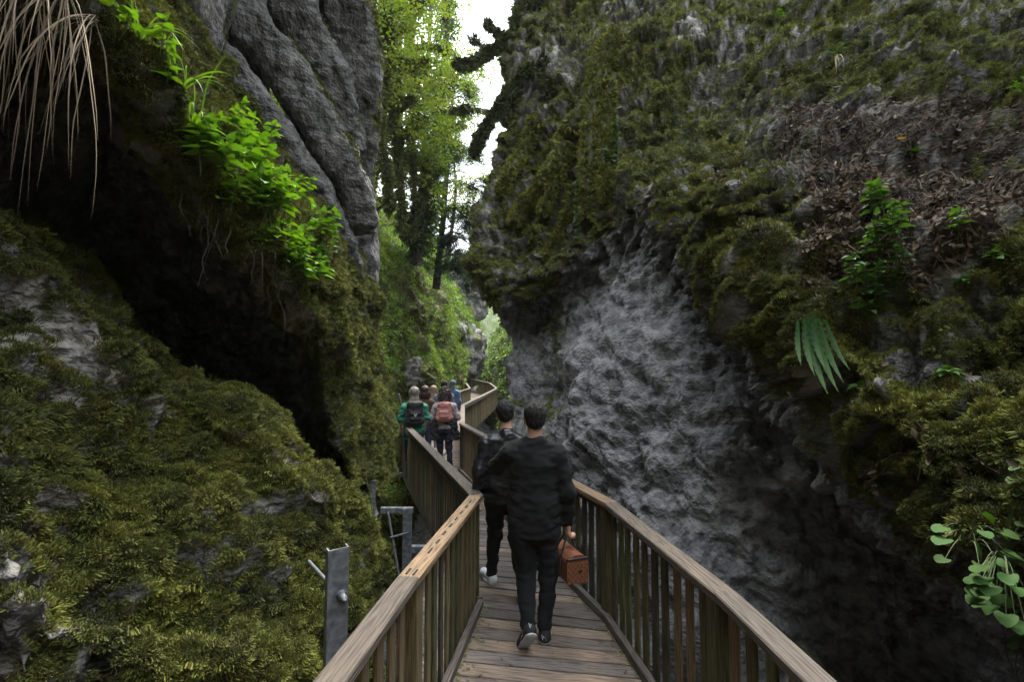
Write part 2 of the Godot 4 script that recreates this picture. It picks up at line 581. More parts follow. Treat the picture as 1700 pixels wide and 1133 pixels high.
	var B := [
		row(back), row(behind), row(crest),
		row([Vector3(-4, 2.2, 1.5), [-320, 420, 1.9], [0, 520, 2.25], [110, 600, 2.5], [220, 690, 2.65], [310, 720, 3.0], [415, 765, 3.15], [495, 845, 3.35], [580, 890, 3.75], [650, 950, 4.0]]),
		row([Vector3(-3.5, 1.3, 1.5), [-320, 700, 1.6], [0, 700, 2.0], [100, 760, 2.2], [200, 820, 2.35], [300, 850, 2.6], [405, 880, 2.8], [490, 930, 3.0], [575, 970, 3.35], [648, 1010, 3.7]]),
		row([Vector3(-3.0, 0.2, 1.5), [-320, 1000, 1.5], [0, 950, 1.85], [100, 980, 2.0], [200, 1000, 2.15], [295, 1010, 2.35], [400, 1025, 2.5], [485, 1040, 2.75], [565, 1060, 3.05], [640, 1090, 3.4]]),
		row([Vector3(-2.8, -0.8, 1.5), [-320, 1300, 1.5], [0, 1240, 1.75], [100, 1240, 1.85], [200, 1240, 2.0], [290, 1240, 2.15], [395, 1240, 2.3], [480, 1240, 2.5], [560, 1240, 2.8], [635, 1240, 3.1]]),
		row([Vector3(-2.6, -3.5, 1.5), Vector3(-2.6, -3.5, -1), Vector3(-2.4, -3.5, -1.5), Vector3(-2.2, -3.5, -1.8), Vector3(-2.0, -3.5, -2.0), Vector3(-1.9, -3.5, -2.3), Vector3(-1.7, -3.5, -2.5), Vector3(-1.5, -3.5, -2.8), Vector3(-1.3, -3.5, -3.0), Vector3(-1.1, -3.5, -3.2)]),
	]
	P_boulder = patch(B, 470, 380, 1.0, hump, func(p: Vector3, n: Vector3, gu: float, gv: float) -> Color:
		var w := n_patch.get_noise_3dv(p * 1.0 + Vector3(2, 40, 1))
		var f := n_fine.get_noise_3dv(p * 0.7)
		var c := rock_tone(p)
		var q := pixel(p)
		var bare := 1.0 - sst(60.0, 330.0, q.x - 0.12 * (q.y - 700.0) + w * 160.0)
		var m := sst(0.30, 0.58, 0.58 + n.y * 0.50 + w * 0.62 + f * 0.45 - bare * 0.30)
		c = c.lerp(moss_tone(p) * 0.7, m)
		c.a = m
		return c)
	tag(put("boulder_bank", P_boulder.mesh, M.rock), "large rounded boulder bank under moss beside the upright steel channel post", "", "", "structure")

	# ---- left overhang: mossy shelf with plants on top, lip, and the dark hollow beneath it
	var lip := [[-520, -420, 1.7], [-160, -150, 1.9], [60, -40, 2.15], [190, 90, 2.4], [285, 235, 2.7], [375, 365, 3.1], [455, 455, 3.6], [535, 560, 4.4], [545, 660, 5.0], [583, 770, 5.5], [615, 835, 5.9]]
	var top1 := [[-420, -560, 2.3], [-80, -260, 2.5], [130, -100, 2.8], [250, 30, 3.1], [330, 170, 3.5], [425, 275, 4.0], [520, 395, 4.6], [590, 500, 5.5], [605, 600, 6.4], [628, 700, 6.7], [640, 800, 6.9]]
	var top2 := [[-300, -700, 3.2], [20, -380, 3.6], [220, -160, 4.2], [320, -10, 4.8], [400, 130, 5.4], [480, 240, 6.0], [560, 360, 6.6], [620, 480, 7.4], [625, 580, 8.2], [643, 690, 8.6], [650, 790, 8.8]]
	var und1 := [[-600, -330, 3.0], [-230, -90, 3.3], [0, 30, 3.6], [135, 160, 3.9], [225, 300, 4.2], [318, 425, 4.6], [400, 515, 5.1], [485, 610, 5.6], [512, 700, 5.9], [560, 795, 6.2], [603, 850, 6.4]]
	var und2 := [[-620, -100, 3.6], [-320, 100, 4.0], [-110, 220, 4.4], [20, 320, 4.8], [120, 430, 5.2], [210, 530, 5.6], [310, 610, 6.0], [410, 690, 6.4], [455, 760, 6.7], [520, 830, 6.9], [600, 870, 7.0]]
	var und3 := [[-620, 300, 4.6], [-320, 400, 5.0], [-130, 480, 5.4], [0, 560, 5.8], [100, 620, 6.1], [180, 690, 6.4], [280, 740, 6.7], [390, 790, 7.0], [440, 830, 7.2], [510, 880, 7.3], [590, 920, 7.4]]
	var und4 := [Vector3(-7, -1, -2), Vector3(-7, -1, -4), Vector3(-7, -1, -5), Vector3(-6.5, -1.5, -6), Vector3(-6, -2, -6.5), Vector3(-5.5, -2, -6.8), Vector3(-5, -2, -7), Vector3(-4.2, -2, -7.2), Vector3(-3.6, -2, -7.3), Vector3(-3, -2, -7.4), Vector3(-2.4, -2, -7.5)]
	P_ledge = patch([row(top2), row(top1), row(lip), row(und1), row(und2), row(und3), row(und4)], 520, 330, 1.0, func(p: Vector3, n: Vector3, gu: float, gv: float) -> float:
		return n_big.get_noise_3dv(p * 1.1 + Vector3(7, 1, 4)) * 0.25 + n_mid.get_noise_3dv(p * 1.3) * 0.13 + beds(p, Vector3(-0.6, 0.75, 0.2), 2.2, 0.8) * 0.12 + facets(p, 1.4) * 0.09 + mossy(p) * 1.5,
		func(p: Vector3, n: Vector3, gu: float, gv: float) -> Color:
			var w := n_patch.get_noise_3dv(p * 1.2 + Vector3(8, 2, 1))
			var f := n_fine.get_noise_3dv(p * 0.7)
			var c := rock_tone(p)
			var m := sst(0.30, 0.6, 0.42 + n.y * 0.6 + w * 0.6 + f * 0.4 + (1.0 - sst(2.2, 3.2, gv)) * 0.3)
			m *= 1.0 - sst(2.25, 2.75, gv + w * 0.5)
			c = c.lerp(moss_tone(p) * 0.7, m)
			c.a = m
			return c)
	tag(put("cliff_left", P_ledge.mesh, M.rock), "overhanging mossy rock shelf above a dark hollow behind the boulder bank", "", "", "structure")
	print("left ", Time.get_ticks_msec() - t0)

	# ---- the grey slabs that lean over the shelf
	var slabs := [
		# path pixels with depth, then half width at each
		[[[230, -420, 4.8], [285, -10, 5.2], [400, 160, 5.6], [500, 300, 6.0], [570, 410, 6.5], [592, 480, 6.9]], [0.52, 0.44, 0.38, 0.32, 0.27, 0.18]],
		[[[330, -420, 5.2], [385, -10, 5.6], [470, 110, 5.9], [545, 225, 6.2], [588, 315, 6.5], [602, 385, 6.8]], [0.52, 0.42, 0.37, 0.33, 0.27, 0.18]],
		[[[440, -420, 5.6], [475, -10, 6.0], [528, 85, 6.3], [566, 170, 6.5], [583, 250, 6.8]], [0.46, 0.38, 0.33, 0.28, 0.16]],
		[[[530, -420, 6.2], [568, -20, 6.6], [590, 90, 6.9], [594, 190, 7.2], [588, 290, 7.5], [600, 365, 7.8]], [0.62, 0.5, 0.46, 0.43, 0.36, 0.22]],
		[[[380, -440, 6.9], [450, -60, 7.3], [520, 120, 7.6], [565, 300, 7.9], [585, 450, 8.3], [596, 560, 8.7]], [1.3, 1.1, 0.9, 0.66, 0.5, 0.35]],
		[[[120, -420, 4.4], [215, -60, 4.8], [300, 80, 5.1], [400, 220, 5.5], [500, 330, 6.0]], [0.5, 0.36, 0.32, 0.3, 0.25]],
	]
	for s in slabs.size():
		var ctl: Array = slabs[s][0]
		var rad: Array = slabs[s][1]
		var rings := []
		for k in ctl.size():
			var c := at(ctl[k][0], ctl[k][1], ctl[k][2])
			var a := at(ctl[maxi(k - 1, 0)][0], ctl[maxi(k - 1, 0)][1], ctl[maxi(k - 1, 0)][2])
			var b := at(ctl[mini(k + 1, ctl.size() - 1)][0], ctl[mini(k + 1, ctl.size() - 1)][1], ctl[mini(k + 1, ctl.size() - 1)][2])
			var dir := (b - a).normalized()
			var side := dir.cross((c - EYE).normalized()).normalized()
			var out := side.cross(dir).normalized()
			var ring := []
			for j in 17:
				var an := TAU * j / 16.0
				var cx := signf(cos(an)) * pow(absf(cos(an)), 0.45)
				var sx := signf(sin(an)) * pow(absf(sin(an)), 0.45)
				ring.append(c + side * cx * rad[k] * 0.70 + out * sx * rad[k] * 0.9)
			rings.append(ring)
		var sd := Vector3(s * 13.0, s * 5.0, 0)
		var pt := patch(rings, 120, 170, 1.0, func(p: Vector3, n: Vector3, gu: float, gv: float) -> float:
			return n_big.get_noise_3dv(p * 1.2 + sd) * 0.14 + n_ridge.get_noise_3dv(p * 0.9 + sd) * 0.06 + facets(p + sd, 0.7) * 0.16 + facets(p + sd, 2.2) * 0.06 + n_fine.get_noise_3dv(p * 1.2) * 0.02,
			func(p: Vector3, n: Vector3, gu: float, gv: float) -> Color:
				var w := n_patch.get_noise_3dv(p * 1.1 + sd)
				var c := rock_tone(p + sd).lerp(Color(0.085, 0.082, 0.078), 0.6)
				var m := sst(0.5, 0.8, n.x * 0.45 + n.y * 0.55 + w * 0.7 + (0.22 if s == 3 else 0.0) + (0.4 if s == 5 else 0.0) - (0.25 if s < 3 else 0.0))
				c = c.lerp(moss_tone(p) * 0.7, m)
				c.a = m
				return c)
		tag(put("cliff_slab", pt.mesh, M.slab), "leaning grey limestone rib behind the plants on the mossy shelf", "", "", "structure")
		slab_patches.append(pt)

	# ---- upper left wall above the frame, its unseen overhang shaped to shade the left
	var wall := patch([
		row([Vector3(-2.4, 17, 6), Vector3(-2.0, 17, 0), Vector3(-2.0, 17, -4), Vector3(-4.0, 14.5, -7), Vector3(-8.0, 12, -9), Vector3(-12, 11, -11)]),
		row([Vector3(-1.9, 11.5, 6), Vector3(-1.4, 11.5, 0), Vector3(-1.3, 11.5, -4), Vector3(-3.0, 11, -6.4), Vector3(-6, 9.5, -8.4), Vector3(-9, 8.5, -10)]),
		row([Vector3(-2.3, 7.6, 6), Vector3(-2.1, 7.6, 0), Vector3(-2.2, 7.8, -3.2), Vector3(-3.4, 8.0, -5.8), Vector3(-4.8, 7, -8), Vector3(-7, 6, -10)]),
		row([Vector3(-2.5, 4.5, 6), Vector3(-2.4, 4.9, 0.5), Vector3(-2.9, 5.4, -3), Vector3(-4.0, 5.0, -6.2), Vector3(-4.4, 4, -8.6), Vector3(-6, 3, -11)]),
		row([Vector3(-3.2, 2, 6), Vector3(-4, 2.5, 0.5), Vector3(-4.8, 2.5, -3), Vector3(-5, 2, -7), Vector3(-4.4, 0, -9), Vector3(-6, 0, -11)]),
		row([Vector3(-2.8, -3.5, 6), Vector3(-6, -3.5, 0.5), Vector3(-7, -3.5, -3), Vector3(-7, -3.5, -7), Vector3(-4, -3.5, -9), Vector3(-6, -3.5, -11)]),
	], 130, 110, 1.0, func(p: Vector3, n: Vector3, gu: float, gv: float) -> float:
		return n_big.get_noise_3dv(p) * 0.5 + n_mid.get_noise_3dv(p) * 0.2,
		func(p: Vector3, n: Vector3, gu: float, gv: float) -> Color:
			var m := sst(0.3, 0.6, 0.4 + n.y * 0.5 + n_patch.get_noise_3dv(p) * 0.8)
			var c := rock_tone(p).lerp(moss_tone(p), m)
			c.a = 0.0
			return c)
	tag(put("cliff_upper_left", wall.mesh, M.rock), "high limestone wall with an unseen overhang shaped to shade the mossy shelf", "", "", "structure")

	# ---- far left flank: mossy, ivy-grown cliff stepping back into the gorge
	P_far = patch([
		row([Vector3(-13, 15, -13), Vector3(-13, 15.5, -19), Vector3(-14, 16, -27), Vector3(-14, 18, -37), Vector3(-12, 20, -54), Vector3(-14, 22, -70)]),
		row([Vector3(-8.5, 11.5, -12), Vector3(-8.7, 11.5, -17), Vector3(-9.5, 12, -24), Vector3(-9.5, 13, -34), Vector3(-7.0, 14, -48), Vector3(-10, 15, -66)]),
		row([Vector3(-5.6, 8.2, -11), Vector3(-6.0, 8.0, -15.5), Vector3(-6.3, 8.2, -22), Vector3(-6.2, 8.8, -31), Vector3(-5.0, 9, -45), Vector3(-6.8, 9.5, -62)]),
		row([Vector3(-4.2, 6, -10.5), Vector3(-4.6, 5.8, -14.5), Vector3(-4.6, 6.4, -20), Vector3(-4.2, 6.6, -29), Vector3(-4.0, 6.5, -42), Vector3(-4.4, 7, -60)]),
		row([Vector3(-3.5, 3, -10.3), Vector3(-4.0, 3.0, -14), Vector3(-4.0, 3.4, -18.5), Vector3(-3.7, 3.4, -27), Vector3(-3.9, 3, -40), Vector3(-4.4, 3, -58)]),
		row([Vector3(-2.9, 0.8, -10), Vector3(-3.3, 1.0, -13.5), Vector3(-3.5, 1.2, -18), Vector3(-3.4, 1.0, -26), Vector3(-4.6, 0.8, -38), Vector3(-5.4, 0, -56)]),
		row([Vector3(-2.3, -3.5, -9), Vector3(-2.8, -3.5, -13), Vector3(-3.0, -3.5, -18), Vector3(-2.9, -3.5, -26), Vector3(-4.2, -3.5, -38), Vector3(-5, -3.5, -56)]),
	], 300, 240, 1.0, func(p: Vector3, n: Vector3, gu: float, gv: float) -> float:
		return n_big.get_noise_3dv(p * 0.8) * 0.9 + n_mid.get_noise_3dv(p * 0.6) * 0.45 + facets(p, 0.6) * 0.25 + mossy(p * 0.5) * 2.0,
		func(p: Vector3, n: Vector3, gu: float, gv: float) -> Color:
			var w := n_patch.get_noise_3dv(p * 0.8)
			var m := sst(0.3, 0.5, 0.74 + n.y * 0.4 + w * 0.6)
			var c := rock_tone(p).lerp(moss_tone(p) * 0.8, m)
			c.a = m
			return c)
	tag(put("cliff_far_left", P_far.mesh, M.rock), "mossy ivy-grown cliff flank behind the walkers", "", "", "structure")

	# ---- far right flank and the rock that closes the gorge
	P_knoll = patch([
		row([Vector3(9, 9, -14), Vector3(6, 9.5, -22), Vector3(3.5, 9, -32), Vector3(1.5, 9, -46), Vector3(2.5, 11, -70)]),
		row([Vector3(5, 5, -14), Vector3(3.0, 5, -22), Vector3(1.0, 5, -32), Vector3(-1.1, 5.6, -46), Vector3(0.5, 7, -70)]),
		row([Vector3(3, 2.6, -13), Vector3(1.6, 2.6, -21), Vector3(0.1, 2.8, -31), Vector3(-1.9, 2.8, -44), Vector3(-0.6, 4, -70)]),
		row([Vector3(2, 0.6, -12), Vector3(0.6, 0.6, -20), Vector3(-0.3, 0.7, -30), Vector3(-2.4, 0.6, -42), Vector3(-1.5, 1, -70)]),
		row([Vector3(1.2, -3.5, -11), Vector3(0.2, -3.5, -19), Vector3(-0.4, -3.5, -29), Vector3(-2.2, -3.5, -40), Vector3(-2, -3.5, -70)]),
	], 170, 150, -1.0, func(p: Vector3, n: Vector3, gu: float, gv: float) -> float:
		return n_big.get_noise_3dv(p * 0.8) * 0.8 + n_mid.get_noise_3dv(p * 0.6) * 0.35 + facets(p, 0.6) * 0.3,
		func(p: Vector3, n: Vector3, gu: float, gv: float) -> Color:
			var w := n_patch.get_noise_3dv(p * 0.8)
			var m := sst(0.35, 0.6, 0.52 + n.y * 0.5 + w * 0.7)
			var c := rock_tone(p).lerp(moss_tone(p) * 0.8, m)
			c.a = m
			return c)
	tag(put("cliff_far_right", P_knoll.mesh, M.rock), "far mossy rock flank beyond the bend in the boardwalk", "", "", "structure")

	# ---- boulders lying on the far flank
	for q in [[688, 640, 13.6, 0.75, "mossy boulder with a bare pinkish top behind the far walkers"], [770, 585, 36.0, 2.6, "pale rock buttress beyond the last bend of the boardwalk"], [742, 560, 30.0, 1.6, "mossy boulder on the slope above the far railing"], [776, 480, 42.0, 3.4, "tall pale grey rock pillar closing the far end of the gorge"]]:
		var o := at(q[0], q[1], q[2])
		var rad: float = q[3]
		var rings := []
		for j in 9:
			var la := PI * (0.5 - j / 8.0)
			var ring := []
			for k in 13:
				var lo := TAU * k / 12.0
				ring.append(o + Vector3(cos(lo) * cos(la) * rad * 0.8, sin(la) * rad, sin(lo) * cos(la) * rad * 0.8))
			rings.append(ring)
		var sd2 := Vector3(q[0], q[1], 0)
		var bp := patch(rings, 70, 60, 1.0, func(p: Vector3, n: Vector3, gu: float, gv: float) -> float:
			return (n_big.get_noise_3dv(p * 1.4 / rad + sd2) * 0.6 + facets(p + sd2, 1.1 / rad) * 0.5 + n_ridge.get_noise_3dv(p * 1.5 / rad) * 0.12) * rad * 0.7,
			func(p: Vector3, n: Vector3, gu: float, gv: float) -> Color:
				var m := sst(0.45, 0.6, 0.5 + absf(n.y) * 0.1 + n_patch.get_noise_3dv(p * 1.2 / rad) * 0.9 - (0.15 if q[2] > 35.0 else 0.0))
				var c := rock_tone(p).lerp(moss_tone(p), m)
				c.a = m
				return c)
		tag(put("boulder", bp.mesh, M.rock), q[4], "boulder")

	# ---- unseen wall added behind the viewpoint to block frontal sky light
	var rear := patch([
		row([Vector3(9, 13, 4), Vector3(6, 14, 8.5), Vector3(0, 14, 10), Vector3(-5, 14, 8.5), Vector3(-9, 13, 4)]),
		row([Vector3(8, 6, 4), Vector3(4.6, 6, 7.5), Vector3(0, 6.5, 9), Vector3(-4.6, 6, 7.5), Vector3(-8, 6, 4)]),
		row([Vector3(7, -3.5, 4), Vector3(4, -3.5, 7), Vector3(0, -3.5, 8.4), Vector3(-4, -3.5, 7), Vector3(-7, -3.5, 4)]),
	], 70, 50, 1.0, func(p: Vector3, n: Vector3, gu: float, gv: float) -> float:
		return n_big.get_noise_3dv(p) * 0.6 + facets(p, 0.5) * 0.4,
		func(p: Vector3, n: Vector3, gu: float, gv: float) -> Color:
			var m := sst(0.3, 0.6, 0.5 + n.y * 0.5 + n_patch.get_noise_3dv(p) * 0.8)
			var c := rock_tone(p).lerp(moss_tone(p), m)
			c.a = 0.0
			return c)
	tag(put("added_rear_cliff", rear.mesh, M.rock), "unseen mossy wall added behind the viewpoint to block sky light", "", "", "structure")

	# ---- gorge floor
	var floor_patch := patch([
		row([Vector3(-12, -2.8, 12), Vector3(0, -3.0, 12), Vector3(12, -2.8, 12)]),
		row([Vector3(-12, -2.8, -6), Vector3(0, -3.0, -6), Vector3(12, -2.8, -6)]),
		row([Vector3(-14, -2.6, -30), Vector3(-1, -2.6, -30), Vector3(12, -2.6, -30)]),
		row([Vector3(-16, -1.0, -60), Vector3(-3, -1.2, -60), Vector3(12, -1.0, -60)]),
		row([Vector3(-30, 3.0, -110), Vector3(-3, 2.0, -110), Vector3(30, 3.0, -110)]),
	], 140, 220, -1.0, func(p: Vector3, n: Vector3, gu: float, gv: float) -> float:
		return n_mid.get_noise_3dv(p * 0.6) * 0.5 + facets(p, 0.6) * 0.35,
		func(p: Vector3, n: Vector3, gu: float, gv: float) -> Color:
			return rock_tone(p))
	tag(put("gorge_floor", floor_patch.mesh, M.rock), "rocky bed of the gorge under the boardwalk", "", "", "structure")
	grow_moss()
	print("moss ", Time.get_ticks_msec() - t0)

var slab_patches: Array = []

# a tuft of feathery shoots; every shoot has its own tone
func moss_tuft(sd: int, shoots: int, len0: float, len1: float, spread: float, width: float) -> ArrayMesh:
	var r := RandomNumberGenerator.new()
	r.seed = sd
	var p := PackedVector3Array()
	var c := PackedColorArray()
	for k in shoots:
		var a := r.randf() * TAU
		var o := Vector3(cos(a), 0, sin(a)) * sqrt(r.randf()) * spread
		var lean := Vector3(cos(a), 0, sin(a)) * r.randf_range(0.1, 0.9) + Vector3(r.randf_range(-0.4, 0.4), 1, r.randf_range(-0.4, 0.4))
		var l := r.randf_range(len0, len1)
		var tip := o + lean.normalized() * l + Vector3(0, -l * 0.15, 0)
		var mid := o.lerp(tip, 0.5) + Vector3(0, l * 0.12, 0)
		var s := lean.cross(Vector3(r.randf_range(-1, 1), r.randf_range(-1, 1), r.randf_range(-1, 1))).normalized() * width * r.randf_range(0.6, 1.2)
		var tone := r.randf_range(0.75, 1.3)
		var cc := Color(tone * r.randf_range(0.92, 1.1), tone, tone * 0.9)
		o.y -= 0.01
		p.append_array(PackedVector3Array([o - s * 0.5, mid - s, mid + s, o - s * 0.5, mid + s, o + s * 0.5, mid - s, tip, mid + s]))
		for i in 9:
			c.append(cc)
	return soup(p, c)

func scatter(P: Patch, density: float, keep: Callable, size: Vector2, align: float, xf: Array, cols: PackedColorArray, tint: float, far_ref: float) -> PackedColorArray:
	for j in P.nv - 1:
		for i in P.nu - 1:
			var q := j * P.nu + i
			var m := P.moss[q]
			if m < 0.25:
				continue
			var a := P.pos[q]
			if a.z > -0.4 or a.y > 16.0:
				continue
			var e1 := P.pos[q + 1] - a
			var e2 := P.pos[q + P.nu] - a
			var area := e1.cross(e2).length()
			var d := maxf(1.0, -a.z / far_ref)
			var want := area * density * m / (d * d)
			var k := int(want + rng.randf())
			if k == 0:
				continue
			var px := pixel(a)
			if px.x < -260.0 or px.x > 1960.0 or px.y < -260.0 or px.y > 1400.0:
				continue
			if not keep.call(a, P.nor[q]):
				continue
			for t in k:
				var p := a + e1 * rng.randf() + e2 * rng.randf()
				var y := (P.nor[q] * align + Vector3(0, lerpf(-0.45, 1.0 - align, sst(0.0, 0.6, P.nor[q].y)), 0) + Vector3(rng.randf_range(-0.25, 0.25), rng.randf_range(-0.35, 0.15), rng.randf_range(-0.25, 0.25))).normalized()
				var x := y.cross(Vector3(rng.randf_range(-1, 1), rng.randf_range(-1, 1), rng.randf_range(-1, 1))).normalized()
				var s := rng.randf_range(size.x, size.y) * sqrt(d)
				xf.append(Transform3D(Basis(x, y, x.cross(y)).scaled(Vector3.ONE * s), p))
				var c := moss_tone(p) * tint
				var f := rng.randf_range(0.7, 1.25)
				cols.append(Color(c.r * f * rng.randf_range(0.9, 1.15), c.g * f, c.b * f, 1.0))
	return cols

func always(_p: Vector3, _n: Vector3) -> bool:
	return true

func grow_moss() -> void:
	var tuft := moss_tuft(5, 34, 0.010, 0.026, 0.030, 0.0023)
	for job in [[P_right, "moss on the ledges of the cliff beside the right handrail", 1500.0, 3.2], [P_boulder, "moss over the boulder bank beside the steel post", 2300.0, 2.6], [P_ledge, "moss hanging from the overhanging rock shelf", 1700.0, 3.0], [P_far, "moss on the cliff flank behind the walkers", 1300.0, 4.0], [P_knoll, "moss on the far rock flank past the bend", 900.0, 5.0]]:
		var xf := []
		var cols := PackedColorArray()
		cols = scatter(job[0], job[2], always, Vector2(0.75, 1.35), 0.75, xf, cols, 1.55 if job[0] == P_right else 1.4, job[3])
		tag(many("moss", tuft, M.moss, xf, cols), job[1], "moss", "", "stuff")
		print("moss tufts ", xf.size())
	var xf2 := []
	var cols2 := PackedColorArray()
	for s in slab_patches:
		cols2 = scatter(s, 1100.0, always, Vector2(0.8, 1.5), 0.75, xf2, cols2, 1.1, 4.0)
	tag(many("moss", tuft, M.moss, xf2, cols2), "thin moss on the leaning grey limestone ribs", "moss", "", "stuff")
	print("slab tufts ", xf2.size())

# ---------------------------------------------------------------- boardwalk
const RAIL_L := [Vector3(-0.97, 0, 1.0), Vector3(-0.65, 0, -1.6), Vector3(-0.55, 0, -2.46), Vector3(-0.315, 0, -4.05), Vector3(-2.22, 0, -9.4), Vector3(-2.75, 0, -13.9), Vector3(-2.62, 0, -20), Vector3(-2.3, 0.02, -25), Vector3(-3.0, 0.12, -30), Vector3(-5.0, 0.45, -34.5), Vector3(-8.0, 0.8, -37)]
const RAIL_R := [Vector3(1.22, 0, 1.0), Vector3(1.09, 0, -1.6), Vector3(1.05, 0, -2.3), Vector3(0.81, 0, -3.81), Vector3(-1.0, 0, -9.2), Vector3(-1.48, 0, -13.8), Vector3(-1.14, 0, -20), Vector3(-0.85, 0.02, -25), Vector3(-1.5, 0.12, -31), Vector3(-4.0, 0.45, -36), Vector3(-7.4, 0.8, -38.6)]

# a trapezoid board: two sides given in its own axes, top edges chamfered
func board_mesh(a: Vector2, b: Vector2, c: Vector2, d: Vector2, h: float, bev: float) -> ArrayMesh:
	# a, b along the near edge (left, right); d, c along the far edge (left, right); x right, y = -z forward
	var q := [a, b, c, d]
	var m := (a + b + c + d) / 4.0
	var lo := PackedVector3Array()
	var mid := PackedVector3Array()
	var hi := PackedVector3Array()
	for k in 4:
		var p: Vector2 = q[k]
		var inn := p - Vector2(signf(p.x - m.x), signf(p.y - m.y)) * bev
		lo.append(Vector3(p.x, -h, -p.y))
		mid.append(Vector3(p.x, -bev, -p.y))
		hi.append(Vector3(inn.x, 0, -inn.y))
	var t := PackedVector3Array()
	t.append_array(PackedVector3Array([hi[0], hi[2], hi[1], hi[0], hi[3], hi[2], lo[0], lo[1], lo[2], lo[0], lo[2], lo[3]]))
	for k in 4:
		var k2 := (k + 1) % 4
		t.append_array(PackedVector3Array([lo[k], mid[k], lo[k2], lo[k2], mid[k], mid[k2]]))
		t.append_array(PackedVector3Array([mid[k], hi[k], mid[k2], mid[k2], hi[k], hi[k2]]))
	return soup(t)

func bar(called: String, parent: Node3D, a: Vector3, b: Vector3, w: float, h: float, mat: Material, roll := 0.0, bev := 0.004) -> MeshInstance3D:
	# a straight timber or bar from a to b; w across (level), h upwards
	var x := (b - a).normalized()
	var y := Vector3.UP
	if absf(x.y) > 0.9:
		y = Vector3(0, 0, 1)
	var z := x.cross(y).normalized()
	y = z.cross(x)
	var bs := Basis(x, y, z).rotated(x, roll)
	return put(called, plank_mesh(a.distance_to(b), w, h, bev), mat, parent, Transform3D(bs, (a + b) / 2.0))

